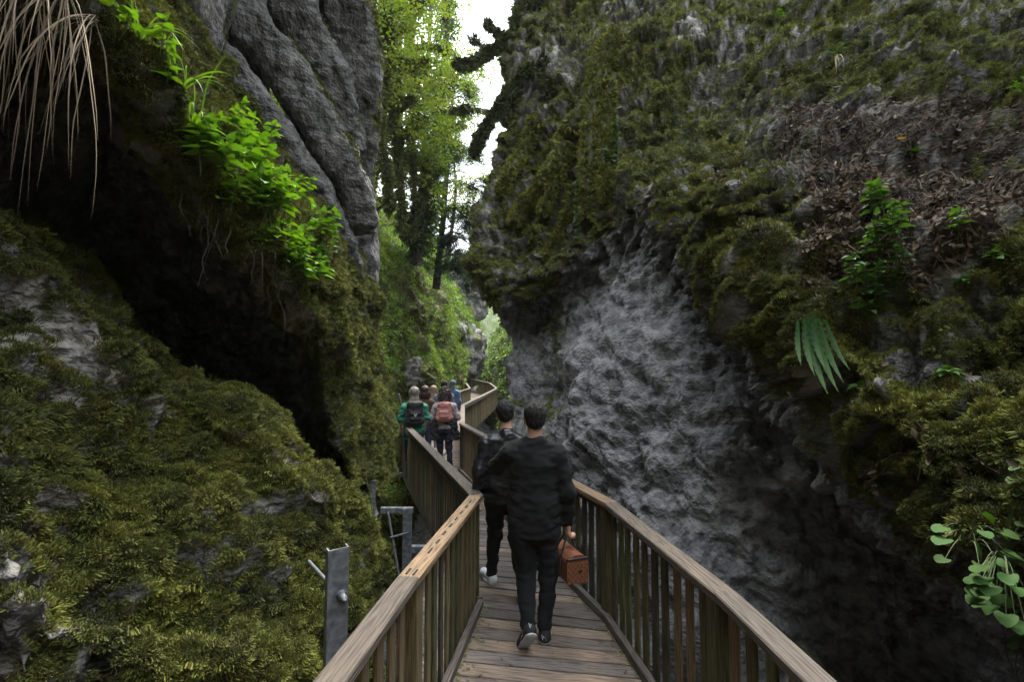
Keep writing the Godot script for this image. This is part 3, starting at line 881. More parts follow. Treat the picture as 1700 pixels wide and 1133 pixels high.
func build_boardwalk() -> void:
	var r := RandomNumberGenerator.new()
	r.seed = 41
	var deck := Node3D.new()
	deck.name = numbered("boardwalk")
	add_child(deck)
	tag(deck, "narrow boardwalk of worn brown planks winding through the gorge", "", "", "structure")
	for s in RAIL_L.size() - 1:
		var l0: Vector3 = RAIL_L[s]
		var l1: Vector3 = RAIL_L[s + 1]
		var r0: Vector3 = RAIL_R[s]
		var r1: Vector3 = RAIL_R[s + 1]
		var n := int(round(((l0 + r0) / 2.0).distance_to((l1 + r1) / 2.0) / 0.138))
		for k in n:
			var ta := (k + 0.055) / n
			var tb := (k + 0.945) / n
			var ja := r.randf_range(-0.02, 0.02)
			var p := [l0.lerp(l1, ta), r0.lerp(r1, ta), r0.lerp(r1, tb), l0.lerp(l1, tb)]
			var o: Vector3 = (p[0] + p[1] + p[2] + p[3]) / 4.0
			var x: Vector3 = (p[1] + p[2]) - (p[0] + p[3])
			x = Vector3(x.x, 0, x.z).normalized()
			var z := x.cross(Vector3.UP)
			var f := []
			for q in p:
				var e: Vector3 = q - o
				f.append(Vector2(e.dot(x), -e.dot(z)))
			f[0].x += ja + 0.01
			f[3].x += ja + 0.01
			var bs := Basis(x, Vector3.UP, z).rotated(x, r.randf_range(-0.02, 0.02)).rotated(z.normalized(), r.randf_range(-0.004, 0.004))
			var mt: Material = M.wood[[0, 1, 2, 4, 5, 0, 2, 5, 3][r.randi() % 9]]
			put("plank", board_mesh(f[0], f[1], f[2], f[3], 0.036, 0.005), mt, deck, Transform3D(bs, o + Vector3(0, r.randf_range(-0.003, 0.003), 0)))
		# bearers under the planks
		for side in [0.14, 0.86]:
			var a := l0.lerp(r0, side) + Vector3(0, -0.135, 0)
			var b := l1.lerp(r1, side) + Vector3(0, -0.135, 0)
			bar("bearer", deck, a, b, 0.08, 0.16, M.wood[9])
	for side in 2:
		var line: Array = RAIL_L if side == 0 else RAIL_R
		var rail := thing("railing", ["timber railing beside the steel channel post and boulder bank", "timber railing between the planks and the bare grey cliff face"][side], "railing")
		for s in line.size() - 1:
			var a: Vector3 = line[s]
			var b: Vector3 = line[s + 1]
			var dir := (b - a).normalized()
			var out := dir.cross(Vector3.UP).normalized() * (-1.0 if side == 0 else 1.0)
			# cap boards, laid in lengths
			var joints := [0.0, 1.0]
			if a.distance_to(b) > 4.0:
				joints = [0.0, 0.52, 1.0]
			for k in joints.size() - 1:
				var ca: Vector3 = a.lerp(b, joints[k]) + dir * (0.0015 if k > 0 else -0.01)
				var cb: Vector3 = a.lerp(b, joints[k + 1]) + dir * (-0.0015 if k + 2 < joints.size() else 0.012)
				var cm: Material = M.wood[[12, 13, 12, 13][(s + k) % 4]]
				if (side == 0 and s == 2) or (side == 1 and s == 3 and k == 0):
					cm = M.wood[11]
				var lift := Vector3(0, 0.9275 + 0.0022 * ((s + k) % 2), 0)
				bar("handrail", rail, ca + lift, cb + lift, 0.118, 0.046, cm, 0.0, 0.006)
			# a rail under the cap and a kick board at deck level
			bar("upper_rail", rail, a + out * 0.038 + Vector3(0, 0.866, 0), b + out * 0.038 + Vector3(0, 0.866, 0), 0.036, 0.07, M.wood[9])
			bar("kick_board", rail, a - out * 0.045 + Vector3(0, 0.034, 0), b - out * 0.045 + Vector3(0, 0.034, 0), 0.05, 0.066, M.wood[[2, 5][s % 2]])
			var n := maxi(1, int(round(a.distance_to(b) / 0.134)))
			for k in n:
				var p := a.lerp(b, (k + 0.5) / n) + dir * r.randf_range(-0.012, 0.012)
				var w := 0.066 * r.randf_range(0.9, 1.06)
				var post := k == 0 and s > 0
				var th := 0.085 if post else 0.022
				if post:
					w = 0.085
				var foot := -0.16 if side == 0 else -0.12
				var top := 0.904
				var y := p.y
				out = out.normalized()
				var bs := Basis(Vector3.UP, out, Vector3.UP.cross(out)).rotated(out, r.randf_range(-0.008, 0.008))
				var mt: Material = M.wood[[6, 7, 8, 9, 10, 6, 8, 7][r.randi() % 8]]
				var key := "%d" % (r.randi() % 3)
				put("post" if post else "baluster", plank_mesh(top - foot, w, th, 0.004), mt, rail, Transform3D(bs, Vector3(p.x, y + (top + foot) / 2.0, p.z)))
		if side == 0:
			# dark marks of old fixings on the newer cap board
			var a: Vector3 = line[2]
			var b: Vector3 = line[3]
			var stain := std(Color(0.012, 0.012, 0.014), 0.8)
			var dir := (b - a).normalized()
			var out := dir.cross(Vector3.UP).normalized()
			for k in 10:
				var t := 0.04 + 0.092 * k
				var off: float = [0.02, -0.022][k % 2] if k < 2 else 0.004
				if k == 1:
					t = 0.045
				var c: Vector3 = a.lerp(b, t) + out * off + Vector3(0, 0.953, 0)
				bar("screw_mark", rail, c - dir * 0.032, c + dir * 0.032, 0.013, 0.004, stain, 0.0, 0.0015)

func debris() -> void:
	# dry needles and leaf scraps caught along the kick boards
	var r := RandomNumberGenerator.new()
	r.seed = 71
	var m := plank_mesh(0.03, 0.009, 0.002, 0.0005)
	var xf := []
	var cols := PackedColorArray()
	for k in 900:
		var side := r.randi() % 2
		var line: Array = RAIL_L if side == 0 else RAIL_R
		var s := 1 + r.randi() % 3
		var a: Vector3 = line[s]
		var b: Vector3 = line[s + 1]
		var dir := (b - a).normalized()
		var inn := dir.cross(Vector3.UP).normalized() * (1.0 if side == 0 else -1.0)
		var p := a.lerp(b, r.randf()) + inn * (0.075 + 0.12 * pow(r.randf(), 3.0)) + Vector3(0, 0.006, 0)
		if k % 6 == 0:
			p = a.lerp(b, r.randf()) + inn * r.randf_range(0.1, 1.0) + Vector3(0, 0.006, 0)
		xf.append(Transform3D(Basis(Vector3.UP, r.randf() * TAU).rotated(Vector3.RIGHT, r.randf_range(-0.15, 0.15)).scaled(Vector3.ONE * r.randf_range(0.4, 1.3)), p))
		var c := Color(0.16, 0.12, 0.06).lerp(Color(0.10, 0.12, 0.03), r.randf())
		var f := r.randf_range(0.5, 1.3)
		cols.append(Color(c.r * f, c.g * f, c.b * f))
	tag(many("dry_debris", m, M.dry, xf, cols), "dry needles and leaf scraps caught along the edges of the planks", "debris", "", "stuff")

func prism(poly: PackedVector2Array, h: float) -> ArrayMesh:
	# polygon in x, z; extruded from y = 0 up to h
	var t := PackedVector3Array()
	var n := poly.size()
	for k in n:
		var a := poly[k]
		var b := poly[(k + 1) % n]
		t.append_array(PackedVector3Array([Vector3(a.x, 0, a.y), Vector3(b.x, 0, b.y), Vector3(a.x, h, a.y), Vector3(a.x, h, a.y), Vector3(b.x, 0, b.y), Vector3(b.x, h, b.y)]))
	var tri := Geometry2D.triangulate_polygon(poly)
	for k in range(0, tri.size(), 3):
		for y in [0.0, h]:
			var a := Vector3(poly[tri[k]].x, y, poly[tri[k]].y)
			var b := Vector3(poly[tri[k + 1]].x, y, poly[tri[k + 1]].y)
			var c := Vector3(poly[tri[k + 2]].x, y, poly[tri[k + 2]].y)
			var nrm := (c - a).cross(b - a)
			if (nrm.y > 0.0) == (y > 0.0):
				t.append_array(PackedVector3Array([a, b, c]))
			else:
				t.append_array(PackedVector3Array([a, c, b]))
	return soup(t)

func channel(w: float, d: float, th: float) -> PackedVector2Array:
	# open towards -z
	return PackedVector2Array([Vector2(-w / 2, 0), Vector2(w / 2, 0), Vector2(w / 2, -d), Vector2(w / 2 - th, -d), Vector2(w / 2 - th, -th), Vector2(-w / 2 + th, -th), Vector2(-w / 2 + th, -d), Vector2(-w / 2, -d)])

func rod(a: Vector3, b: Vector3, r: float, sides := 10) -> ArrayMesh:
	return tube(PackedVector3Array([a, b]), PackedFloat32Array([r, r]), sides)

func build_metalwork() -> void:
	debris()
	# upright channel post anchored into the boulder
	var top := at(563, 912, 2.3)
	var post := thing("channel_post", "upright galvanised steel channel post bolted to the mossy boulder bank", "post", Vector3(top.x, -2.7, top.z), 0.62)
	put("channel", prism(channel(0.10, 0.05, 0.007), top.y + 2.7), M.steel, post)
	var hy := at(563, 990, 2.3).y + 2.7
	put("threaded_rod", rod(Vector3(0.015, hy, 0.075), Vector3(-0.02, hy - 0.015, -0.55), 0.0095), M.steel, post)
	put("washer", rod(Vector3(0.015, hy, 0.001), Vector3(0.0152, hy, 0.008), 0.026, 16), M.steel, post)
	put("nut", rod(Vector3(0.015, hy, 0.008), Vector3(0.0155, hy, 0.032), 0.019, 6), M.steel, post)
	put("nut", rod(Vector3(0.0155, hy, 0.034), Vector3(0.016, hy, 0.05), 0.018, 6), M.steel, post)
	# welded bracket holding the second railing off the rock
	var o := at(676, 846, 5.0)
	var fr := thing("steel_bracket", "welded steel support frame between the boulder bank and the railing", "bracket", Vector3(o.x, -2.8, o.z), 0.0)
	var y1 := o.y + 2.8
	put("upright", prism(channel(0.09, 0.05, 0.008), y1), M.steel, fr)
	bar("crossbar", fr, Vector3(-0.30, y1 - 0.03, -0.07), Vector3(0.05, y1 - 0.03, -0.07), 0.05, 0.06, M.steel)
	bar("crossbar", fr, Vector3(-0.06, y1 - 0.45, -0.09), Vector3(0.45, y1 - 0.45, -0.09), 0.06, 0.07, M.steel)
	bar("strut", fr, Vector3(-0.20, y1 - 0.02, 0.02), Vector3(-0.06, y1 - 0.75, 0.02), 0.012, 0.05, M.steel)
	put("threaded_rod", rod(Vector3(-0.16, y1 - 0.28, 0.05), Vector3(0.02, y1 - 0.24, 0.02), 0.011), M.steel, fr)
	var o2 := at(619, 800, 6.3)
	var p2 := thing("channel_post", "short steel channel post standing under the overhanging shelf behind the boulder", "post", Vector3(o2.x, -2.8, o2.z), 0.4)
	put("channel", prism(channel(0.08, 0.045, 0.007), o2.y + 2.8), M.steel, p2)
	put("end_plate", prism(PackedVector2Array([Vector2(-0.05, -0.055), Vector2(0.05, -0.055), Vector2(0.05, 0.01), Vector2(-0.05, 0.01)]), 0.008), M.steel, p2, Transform3D(Basis.IDENTITY, Vector3(0, o2.y + 2.8, 0)))
	# thin stays that tie the railing back to the rock near the woman in green
	var lab := ["upper thin steel stay tying the railing to the mossy rock", "second thin steel stay rising behind the woman in green", "lower steel stay with a clamp below the railing corner"]
	var ends := [[[642, 668, 8.6], [668, 722, 9.2]], [[662, 655, 9.4], [672, 690, 9.6]], [[646, 738, 8.3], [664, 792, 8.9]]]
	for k in 3:
		var a := at(ends[k][0][0], ends[k][0][1], ends[k][0][2])
		var b := at(ends[k][1][0], ends[k][1][1], ends[k][1][2])
		var st := thing("steel_stay", lab[k], "stay", a)
		put("rod", rod(Vector3.ZERO, b - a, 0.02, 8), M.steel, st)
		bar("clamp_plate", st, (b - a) * 0.93 - Vector3(0.07, 0, 0), (b - a) * 0.93 + Vector3(0.07, 0, 0), 0.04, 0.07, M.steel)

# ---------------------------------------------------------------- people
# Signed-distance figures: tapered capsules joined by a smooth minimum, meshed as surface nets.
# prim: [a, b, ra, rb] or [a, b, ra, rb, axis, flat] (flattened along axis)
func body_mesh(prims: Array, cell: float, k: float, cuts := [], fold := 0.0, fold_scale := Vector3(9, 14, 9), sd := 0.0) -> ArrayMesh:
	var lo := Vector3(1e9, 1e9, 1e9)
	var hi := -lo
	for q in prims:
		var rr: float = maxf(q[2], q[3]) + 0.03
		for e in 2:
			var c: Vector3 = q[e]
			lo = lo.min(c - Vector3.ONE * rr)
			hi = hi.max(c + Vector3.ONE * rr)
	lo -= Vector3.ONE * cell * 2
	var nx := int((hi.x - lo.x) / cell) + 4
	var ny := int((hi.y - lo.y) / cell) + 4
	var nz := int((hi.z - lo.z) / cell) + 4
	var f := PackedFloat32Array()
	f.resize(nx * ny * nz)
	f.fill(1.0)
	var sy := nx
	var sz := nx * ny
	for q in prims:
		var a: Vector3 = q[0]
		var b: Vector3 = q[1]
		var ra: float = q[2]
		var rb: float = q[3]
		var ab := b - a
		var l2 := maxf(ab.length_squared(), 1e-9)
		var axis := Vector3.ZERO
		var flat := 1.0
		if q.size() > 5:
			axis = q[4]
			flat = q[5]
		var inv := 1.0 / flat - 1.0
		var m := k + cell * 2.5
		var r := maxf(ra, rb)
		var p0 := a.min(b) - Vector3.ONE * (r + m)
		var p1 := a.max(b) + Vector3.ONE * (r + m)
		var x0 := maxi(0, int((p0.x - lo.x) / cell))
		var x1 := mini(nx - 1, int((p1.x - lo.x) / cell) + 1)
		var y0 := maxi(0, int((p0.y - lo.y) / cell))
		var y1 := mini(ny - 1, int((p1.y - lo.y) / cell) + 1)
		var z0 := maxi(0, int((p0.z - lo.z) / cell))
		var z1 := mini(nz - 1, int((p1.z - lo.z) / cell) + 1)
		var bent := flat != 1.0
		for z in range(z0, z1 + 1):
			for y in range(y0, y1 + 1):
				var at_row := z * sz + y * sy
				for x in range(x0, x1 + 1):
					var p := Vector3(lo.x + x * cell, lo.y + y * cell, lo.z + z * cell)
					var t := clampf((p - a).dot(ab) / l2, 0.0, 1.0)
					var w := p - a - ab * t
					if bent:
						w += axis * (w.dot(axis) * inv)
					var d := w.length() - lerpf(ra, rb, t)
					if bent:
						d *= lerpf(1.0, flat, 0.5)
					var o := f[at_row + x]
					var h := maxf(k - absf(d - o), 0.0) / k
					f[at_row + x] = minf(d, o) - h * h * k * 0.25
	if fold > 0.0 or cuts.size() > 0:
		for z in nz:
			for y in ny:
				for x in nx:
					var i := z * sz + y * sy + x
					if absf(f[i]) > 0.06:
						continue
					var p := Vector3(lo.x + x * cell, lo.y + y * cell, lo.z + z * cell)
					if fold > 0.0:
						f[i] += n_fold.get_noise_3dv(p * fold_scale + Vector3(sd, sd * 0.7, 0)) * fold
		for c in cuts:
			# [point, normal]: everything on the normal's side is removed
			var cp: Vector3 = c[0]
			var cn: Vector3 = c[1]
			for z in nz:
				for y in ny:
					for x in nx:
						var i := z * sz + y * sy + x
						if f[i] < 0.06:
							var p := Vector3(lo.x + x * cell, lo.y + y * cell, lo.z + z * cell)
							f[i] = maxf(f[i], (p - cp).dot(cn))
	var vid := PackedInt32Array()
	vid.resize(nx * ny * nz)
	vid.fill(-1)
	var v := PackedVector3Array()
	var off := PackedInt32Array([0, 1, sy, sy + 1, sz, sz + 1, sz + sy, sz + sy + 1])
	var crn := [Vector3(0, 0, 0), Vector3(1, 0, 0), Vector3(0, 1, 0), Vector3(1, 1, 0), Vector3(0, 0, 1), Vector3(1, 0, 1), Vector3(0, 1, 1), Vector3(1, 1, 1)]
	var edges := PackedInt32Array([0, 1, 2, 3, 4, 5, 6, 7, 0, 2, 1, 3, 4, 6, 5, 7, 0, 4, 1, 5, 2, 6, 3, 7])
	var nor := PackedVector3Array()
	for z in nz - 1:
		for y in ny - 1:
			for x in nx - 1:
				var i := z * sz + y * sy + x
				var f0 := f[i]
				if absf(f0) > cell * 2.6:
					continue
				var ins := 0
				for c in 8:
					if f[i + off[c]] < 0.0:
						ins += 1
				if ins == 0 or ins == 8:
					continue
				var sum := Vector3.ZERO
				var cnt := 0
				for e in 12:
					var c0 := edges[e * 2]
					var c1 := edges[e * 2 + 1]
					var a := f[i + off[c0]]
					var b := f[i + off[c1]]
					if (a < 0.0) != (b < 0.0):
						sum += (crn[c0] as Vector3).lerp(crn[c1], a / (a - b))
						cnt += 1
				vid[i] = v.size()
				v.append(lo + (Vector3(x, y, z) + sum / cnt) * cell)
				nor.append(Vector3(f[i + 1] + f[i + 1 + sy] + f[i + 1 + sz] + f[i + 1 + sy + sz] - f[i] - f[i + sy] - f[i + sz] - f[i + sy + sz],
					f[i + sy] + f[i + sy + 1] + f[i + sy + sz] + f[i + 1 + sy + sz] - f[i] - f[i + 1] - f[i + sz] - f[i + 1 + sz],
					f[i + sz] + f[i + sz + 1] + f[i + sz + sy] + f[i + 1 + sy + sz] - f[i] - f[i + 1] - f[i + sy] - f[i + 1 + sy]).normalized())
	var idx := PackedInt32Array()
	var steps := [[1, sy, sz], [sy, sz, 1], [sz, 1, sy]]
	for z in range(1, nz - 1):
		for y in range(1, ny - 1):
			for x in range(1, nx - 1):
				var i := z * sz + y * sy + x
				if vid[i] < 0:
					continue
				for s in 3:
					var st: Array = steps[s]
					var d0: int = st[0]
					var d1: int = st[1]
					var d2: int = st[2]
					var a := f[i]
					var b := f[i + d0]
					if (a < 0.0) == (b < 0.0):
						continue
					var q0 := vid[i]
					var q1 := vid[i - d1]
					var q2 := vid[i - d1 - d2]
					var q3 := vid[i - d2]
					if q1 < 0 or q2 < 0 or q3 < 0:
						continue
					if a < 0.0:
						idx.append_array(PackedInt32Array([q0, q2, q1, q0, q3, q2]))
					else:
						idx.append_array(PackedInt32Array([q0, q1, q2, q0, q2, q3]))
	return mesh_of(v, nor, idx)

func cloth(c: Color, rough := 0.9, sheen := 0.08) -> StandardMaterial3D:
	var m := std(c, rough)
	if sheen > 0.0:
		m.rim_enabled = true
		m.rim = sheen
	m.uv1_triplanar = true
	m.uv1_scale = Vector3.ONE * 6.0
	m.albedo_texture = M.weave
	m.heightmap_enabled = true
	m.heightmap_texture = M.weave
	m.heightmap_scale = 0.12
	return m

const DEPTH := Vector3(0, 0, 1)

# standing figure facing -z, feet at y = 0, 1.75 m tall; s holds joints that differ from these
func joints(s := {}) -> Dictionary:
	var j := {
		"head": Vector3(0, 1.635, -0.015), "neck": Vector3(0, 1.49, 0.005), "chest": Vector3(0, 1.30, 0.0), "waist": Vector3(0, 1.08, 0.0), "hip": Vector3(0, 0.94, 0.0),
		"sl": Vector3(-0.185, 1.372, 0.01), "sr": Vector3(0.185, 1.372, 0.01), "el": Vector3(-0.235, 1.10, 0.03), "er": Vector3(0.235, 1.10, 0.03), "wl": Vector3(-0.24, 0.88, -0.04), "wr": Vector3(0.24, 0.88, -0.04),
		"hl": Vector3(-0.095, 0.90, 0), "hr": Vector3(0.095, 0.90, 0), "kl": Vector3(-0.10, 0.49, -0.02), "kr": Vector3(0.10, 0.49, -0.02), "al": Vector3(-0.10, 0.085, 0.03), "ar": Vector3(0.10, 0.085, 0.03),
		"tl": Vector3(-0.115, 0.03, -0.16), "tr": Vector3(0.115, 0.03, -0.16), "fl": Vector3(0, -1, -0.1), "fr": Vector3(0, -1, -0.1),
	}
	for k in s:
		j[k] = s[k]
	return j

func hand_prims(w: Vector3, dir: Vector3, thumb_side: Vector3, curl: float) -> Array:
	# palm and five fingers from the wrist along dir
	var d := dir.normalized()
	var t := (thumb_side - d * thumb_side.dot(d)).normalized()
	var c := d.cross(t)                      # towards the back or the palm
	var out := [[w, w + d * 0.03, 0.026, 0.028, c, 0.7], [w + d * 0.03, w + d * 0.075, 0.036, 0.04, c, 0.5]]
	var len := [0.068, 0.078, 0.072, 0.055]
	for k in 4:
		var root := w + d * 0.082 + t * (0.03 - 0.02 * k)
		var l: float = len[k]
		var a := root + (d * cos(curl * 0.5) + c * sin(curl * 0.5)) * l * 0.45
		var b := a + (d * cos(curl * 1.3) + c * sin(curl * 1.3)) * l * 0.32
		var e := b + (d * cos(curl * 2.0) + c * sin(curl * 2.0)) * l * 0.25
		out.append([root, a, 0.0095, 0.009])
		out.append([a, b, 0.009, 0.0083])
		out.append([b, e, 0.0083, 0.007])
	var th := w + d * 0.028 + t * 0.03
	var tm := th + (d * 0.7 + t * 0.6 + c * 0.3).normalized() * 0.036
	out.append([th, tm, 0.012, 0.0105])
	out.append([tm, tm + (d * 0.9 + t * 0.1 + c * 0.5).normalized() * 0.03, 0.0105, 0.008])
	return out

func head_prims(j: Dictionary, face: Vector3) -> Array:
	var h: Vector3 = j.head
	var fwd := face.normalized()
	var side := fwd.cross(Vector3.UP).normalized()
	var p := [
		[h + Vector3(0, 0.035, 0) - fwd * 0.02, h + Vector3(0, 0.02, 0) + fwd * 0.025, 0.089, 0.083, side, 0.86],
		[h + Vector3(0, -0.02, 0) + fwd * 0.03, h + Vector3(0, -0.085, 0) + fwd * 0.058, 0.066, 0.036, side, 0.95],
		[h + Vector3(0, 0.0, 0) + fwd * 0.09, h + Vector3(0, -0.028, 0) + fwd * 0.112, 0.010, 0.014],
		[h + Vector3(0, -0.064, 0) + fwd * 0.092 - side * 0.016, h + Vector3(0, -0.064, 0) + fwd * 0.092 + side * 0.016, 0.011, 0.011],
		[h + side * 0.028 + fwd * 0.092 + Vector3(0, 0.014, 0), h + side * 0.040 + fwd * 0.082 + Vector3(0, 0.014, 0), 0.012, 0.011],
		[h - side * 0.028 + fwd * 0.092 + Vector3(0, 0.014, 0), h - side * 0.040 + fwd * 0.082 + Vector3(0, 0.014, 0), 0.012, 0.011],
		[j.neck + Vector3(0, -0.04, 0), h + Vector3(0, -0.06, 0) - fwd * 0.02, 0.062, 0.055],
	]
	for s in [-1.0, 1.0]:
		p.append([h + side * s * 0.083 + Vector3(0, 0.022, 0) - fwd * 0.012, h + side * s * 0.078 + Vector3(0, -0.026, 0) + fwd * 0.002, 0.02, 0.012, side, 0.45])
	return p

func make_person(label: String, where: Vector3, turn: float, size: float, j: Dictionary, look: Dictionary) -> Node3D:
	var t := thing("person", label, "person", where, turn, look.get("group", ""))
	t.scale = Vector3.ONE * size
	var cell: float = look.get("cell", 0.012)
	var girth: float = look.get("girth", 1.0)
	var sh: float = look.get("shoulder", 1.0)
	var face: Vector3 = look.get("face", Vector3(0, -0.05, -1))
	var skin: Material = look.skin
	# ---- body: one continuous surface
	var b := head_prims(j, face)
	b.append_array([[j.neck, j.chest, 0.06, 0.12, DEPTH, 0.8], [j.chest, j.hip, 0.13, 0.12, DEPTH, 0.75],
		[j.sl, j.el, 0.045, 0.038], [j.sr, j.er, 0.045, 0.038], [j.el, j.wl, 0.037, 0.026], [j.er, j.wr, 0.037, 0.026],
		[j.chest + Vector3(0, 0.08, 0), j.sl, 0.06, 0.045], [j.chest + Vector3(0, 0.08, 0), j.sr, 0.06, 0.045],
		[j.hl, j.kl, 0.075, 0.045], [j.hr, j.kr, 0.075, 0.045], [j.kl, j.al, 0.045, 0.032], [j.kr, j.ar, 0.045, 0.032]])
	b.append_array(hand_prims(j.wl, j.get("dl", j.wl - j.el), j.get("ul", Vector3(0.3, 0, -1)), look.get("curl_l", 0.5)))
	b.append_array(hand_prims(j.wr, j.get("dr", j.wr - j.er), j.get("ur", Vector3(-0.3, 0, -1)), look.get("curl_r", 0.5)))
	put("body", body_mesh(b, minf(cell, look.get("body_cell", 0.0085)), 0.018), skin, t)
	# ---- top
	var g := girth
	var hem: float = look.get("hem", 0.80)
	var top := [
		[j.neck + Vector3(0, -0.05, 0.005), j.chest + Vector3(0, 0.02, 0.0), 0.07 * g, 0.155 * g, DEPTH, 0.72],
		[j.chest, j.waist, 0.172 * g, 0.165 * g, DEPTH, 0.70], [j.waist, j.hip + Vector3(0, 0.02, 0), 0.165 * g, 0.178 * g, DEPTH, 0.72],
		[j.hip + Vector3(0, 0.02, 0), Vector3(j.hip.x, hem - 0.04, j.hip.z), 0.178 * g, 0.182 * g, DEPTH, 0.74],
		[j.neck + Vector3(-0.02, -0.04, 0.01), j.sl + Vector3(0.03, 0.0, 0), 0.058 * g, 0.066 * g], [j.neck + Vector3(0.02, -0.04, 0.01), j.sr + Vector3(-0.03, 0.0, 0), 0.058 * g, 0.066 * g],
	]
	var cuts := [[Vector3(0, hem, 0), Vector3(0, -1, 0)], [j.neck + Vector3(0, look.get("collar", 0.015), 0), Vector3(0, 0.97, -0.25)]]
	var slv: float = look.get("sleeve", 0.97)
	for s in ["l", "r"]:
		var a: Vector3 = j["s" + s]
		var e: Vector3 = j["e" + s]
		var w: Vector3 = j["w" + s]
		top.append([a, e, 0.070 * g, 0.056 * g])
		if slv > 0.5:
			top.append([e, e.lerp(w, slv), 0.056 * g, look.get("cuff", 0.042) * g])
	put(look.get("top_name", "sweater"), body_mesh(top, cell, look.get("join", 0.05), cuts, look.get("fold", 0.02), look.get("fold_scale", Vector3(5, 9, 5)), where.x * 10.0), look.top, t)
	# ---- trousers
	if look.has("trousers"):
		var legw: float = look.get("leg", 1.0)
		var tr := [[j.hip + Vector3(0, 0.10, 0), j.hip - Vector3(0, 0.02, 0), 0.150 * g, 0.165 * g, DEPTH, 0.78]]
		for s in ["l", "r"]:
			var h: Vector3 = j["h" + s]
			var kk: Vector3 = j["k" + s]
			var an: Vector3 = j["a" + s]
			tr.append([h - Vector3(0, 0.03, -0.02), kk, 0.105 * legw, 0.075 * legw])
			tr.append([kk, kk.lerp(an, 0.93), 0.074 * legw, 0.056 * legw])
		put("trousers", body_mesh(tr, cell, 0.035, [], look.get("leg_fold", 0.016), Vector3(4, 10, 4), where.z * 3.0), look.trousers, t)
	# ---- shoes
	for s in ["l", "r"]:
		var an: Vector3 = j["a" + s]
		var toe: Vector3 = j["t" + s]
		var fwd := (toe - an)
		var sole: Vector3 = (j["f" + s] as Vector3).normalized()
		fwd = (fwd - sole * fwd.dot(sole)).normalized()
		var heel := an + sole * 0.045 - fwd * 0.03
		var shoe := thing_part("shoe", t)
		var side := fwd.cross(sole).normalized()
		put("upper", body_mesh([[an - sole * 0.01, heel, 0.044, 0.042], [heel, heel + fwd * 0.19, 0.042, 0.034, side, 0.95], [heel + fwd * 0.12 - sole * 0.012, heel + fwd * 0.20, 0.038, 0.035]], minf(cell, 0.01), 0.03, [[heel + sole * 0.022, sole]]), look.shoe, shoe)
		var sp := [[heel + sole * 0.03 + fwd * 0.005, heel + sole * 0.03 + fwd * 0.10, 0.046, 0.044, sole, 0.35], [heel + sole * 0.03 + fwd * 0.10, heel + sole * 0.026 + fwd * 0.205, 0.045, 0.04, sole, 0.35]]
		put("sole", body_mesh(sp, minf(cell, 0.008), 0.015), look.get("sole", look.shoe), shoe)
		if look.get("marks", false):
			shoe_marks(shoe, heel, fwd, sole, side, look.mark)
	# ---- hair
	if look.has("hair"):
		var hp := []
		var h: Vector3 = j.head
		var fw := face.normalized()
		var sd := fw.cross(Vector3.UP).normalized()
		match look.get("cut", "short"):
			"short":
				hp = [[h + Vector3(0, 0.05, 0) - fw * 0.028, h + Vector3(0, 0.066, 0) + fw * 0.035, 0.092, 0.084, sd, 0.88], [h + Vector3(0, 0.0, 0) - fw * 0.04, h + Vector3(0, 0.05, 0) - fw * 0.03, 0.072, 0.088, sd, 0.93]]
			"long":
				hp = [[h + Vector3(0, 0.045, 0) - fw * 0.025, h + Vector3(0, 0.055, 0) + fw * 0.03, 0.104, 0.094, sd, 0.92], [h + Vector3(0, 0.02, 0) - fw * 0.04, h + Vector3(0, -0.20, 0) - fw * 0.085, 0.098, 0.085, fw, 0.6], [h + Vector3(0, -0.15, 0) - fw * 0.085, h + Vector3(0, -0.28, 0) - fw * 0.10, 0.088, 0.05, fw, 0.5]]
			"curly":
				hp = [[h + Vector3(0, 0.05, 0) - fw * 0.03, h + Vector3(0, 0.05, 0) + fw * 0.03, 0.115, 0.10], [h + Vector3(-0.05, -0.05, 0) - fw * 0.04, h + Vector3(0.05, -0.05, 0) - fw * 0.04, 0.098, 0.098], [h + Vector3(-0.06, -0.12, 0) - fw * 0.05, h + Vector3(0.06, -0.12, 0) - fw * 0.05, 0.075, 0.075]]
			"scarf":
				hp = [[h + Vector3(0, 0.04, 0) - fw * 0.02, h + Vector3(0, 0.03, 0) + fw * 0.02, 0.104, 0.10, sd, 0.92], [h + Vector3(0, -0.02, 0) - fw * 0.02, h + Vector3(0, -0.16, 0) - fw * 0.01, 0.095, 0.13, fw, 0.85], [h + Vector3(0, -0.14, 0) - fw * 0.06, h + Vector3(0, -0.30, 0) - fw * 0.10, 0.11, 0.05, fw, 0.5]]
		var hn := "headscarf" if look.get("cut", "short") == "scarf" else "hair"
		put(hn, body_mesh(hp, minf(cell, 0.009), 0.03, [[h + fw * 0.062 + Vector3(0, 0.0, 0), (fw - Vector3(0, 0.75, 0)).normalized()]], look.get("hair_fold", 0.012), look.get("hair_scale", Vector3(45, 16, 45))), look.hair, t)
	return t

func thing_part(called: String, parent: Node3D) -> Node3D:
	var o := Node3D.new()
	o.name = called
	parent.add_child(o, true)
	return o

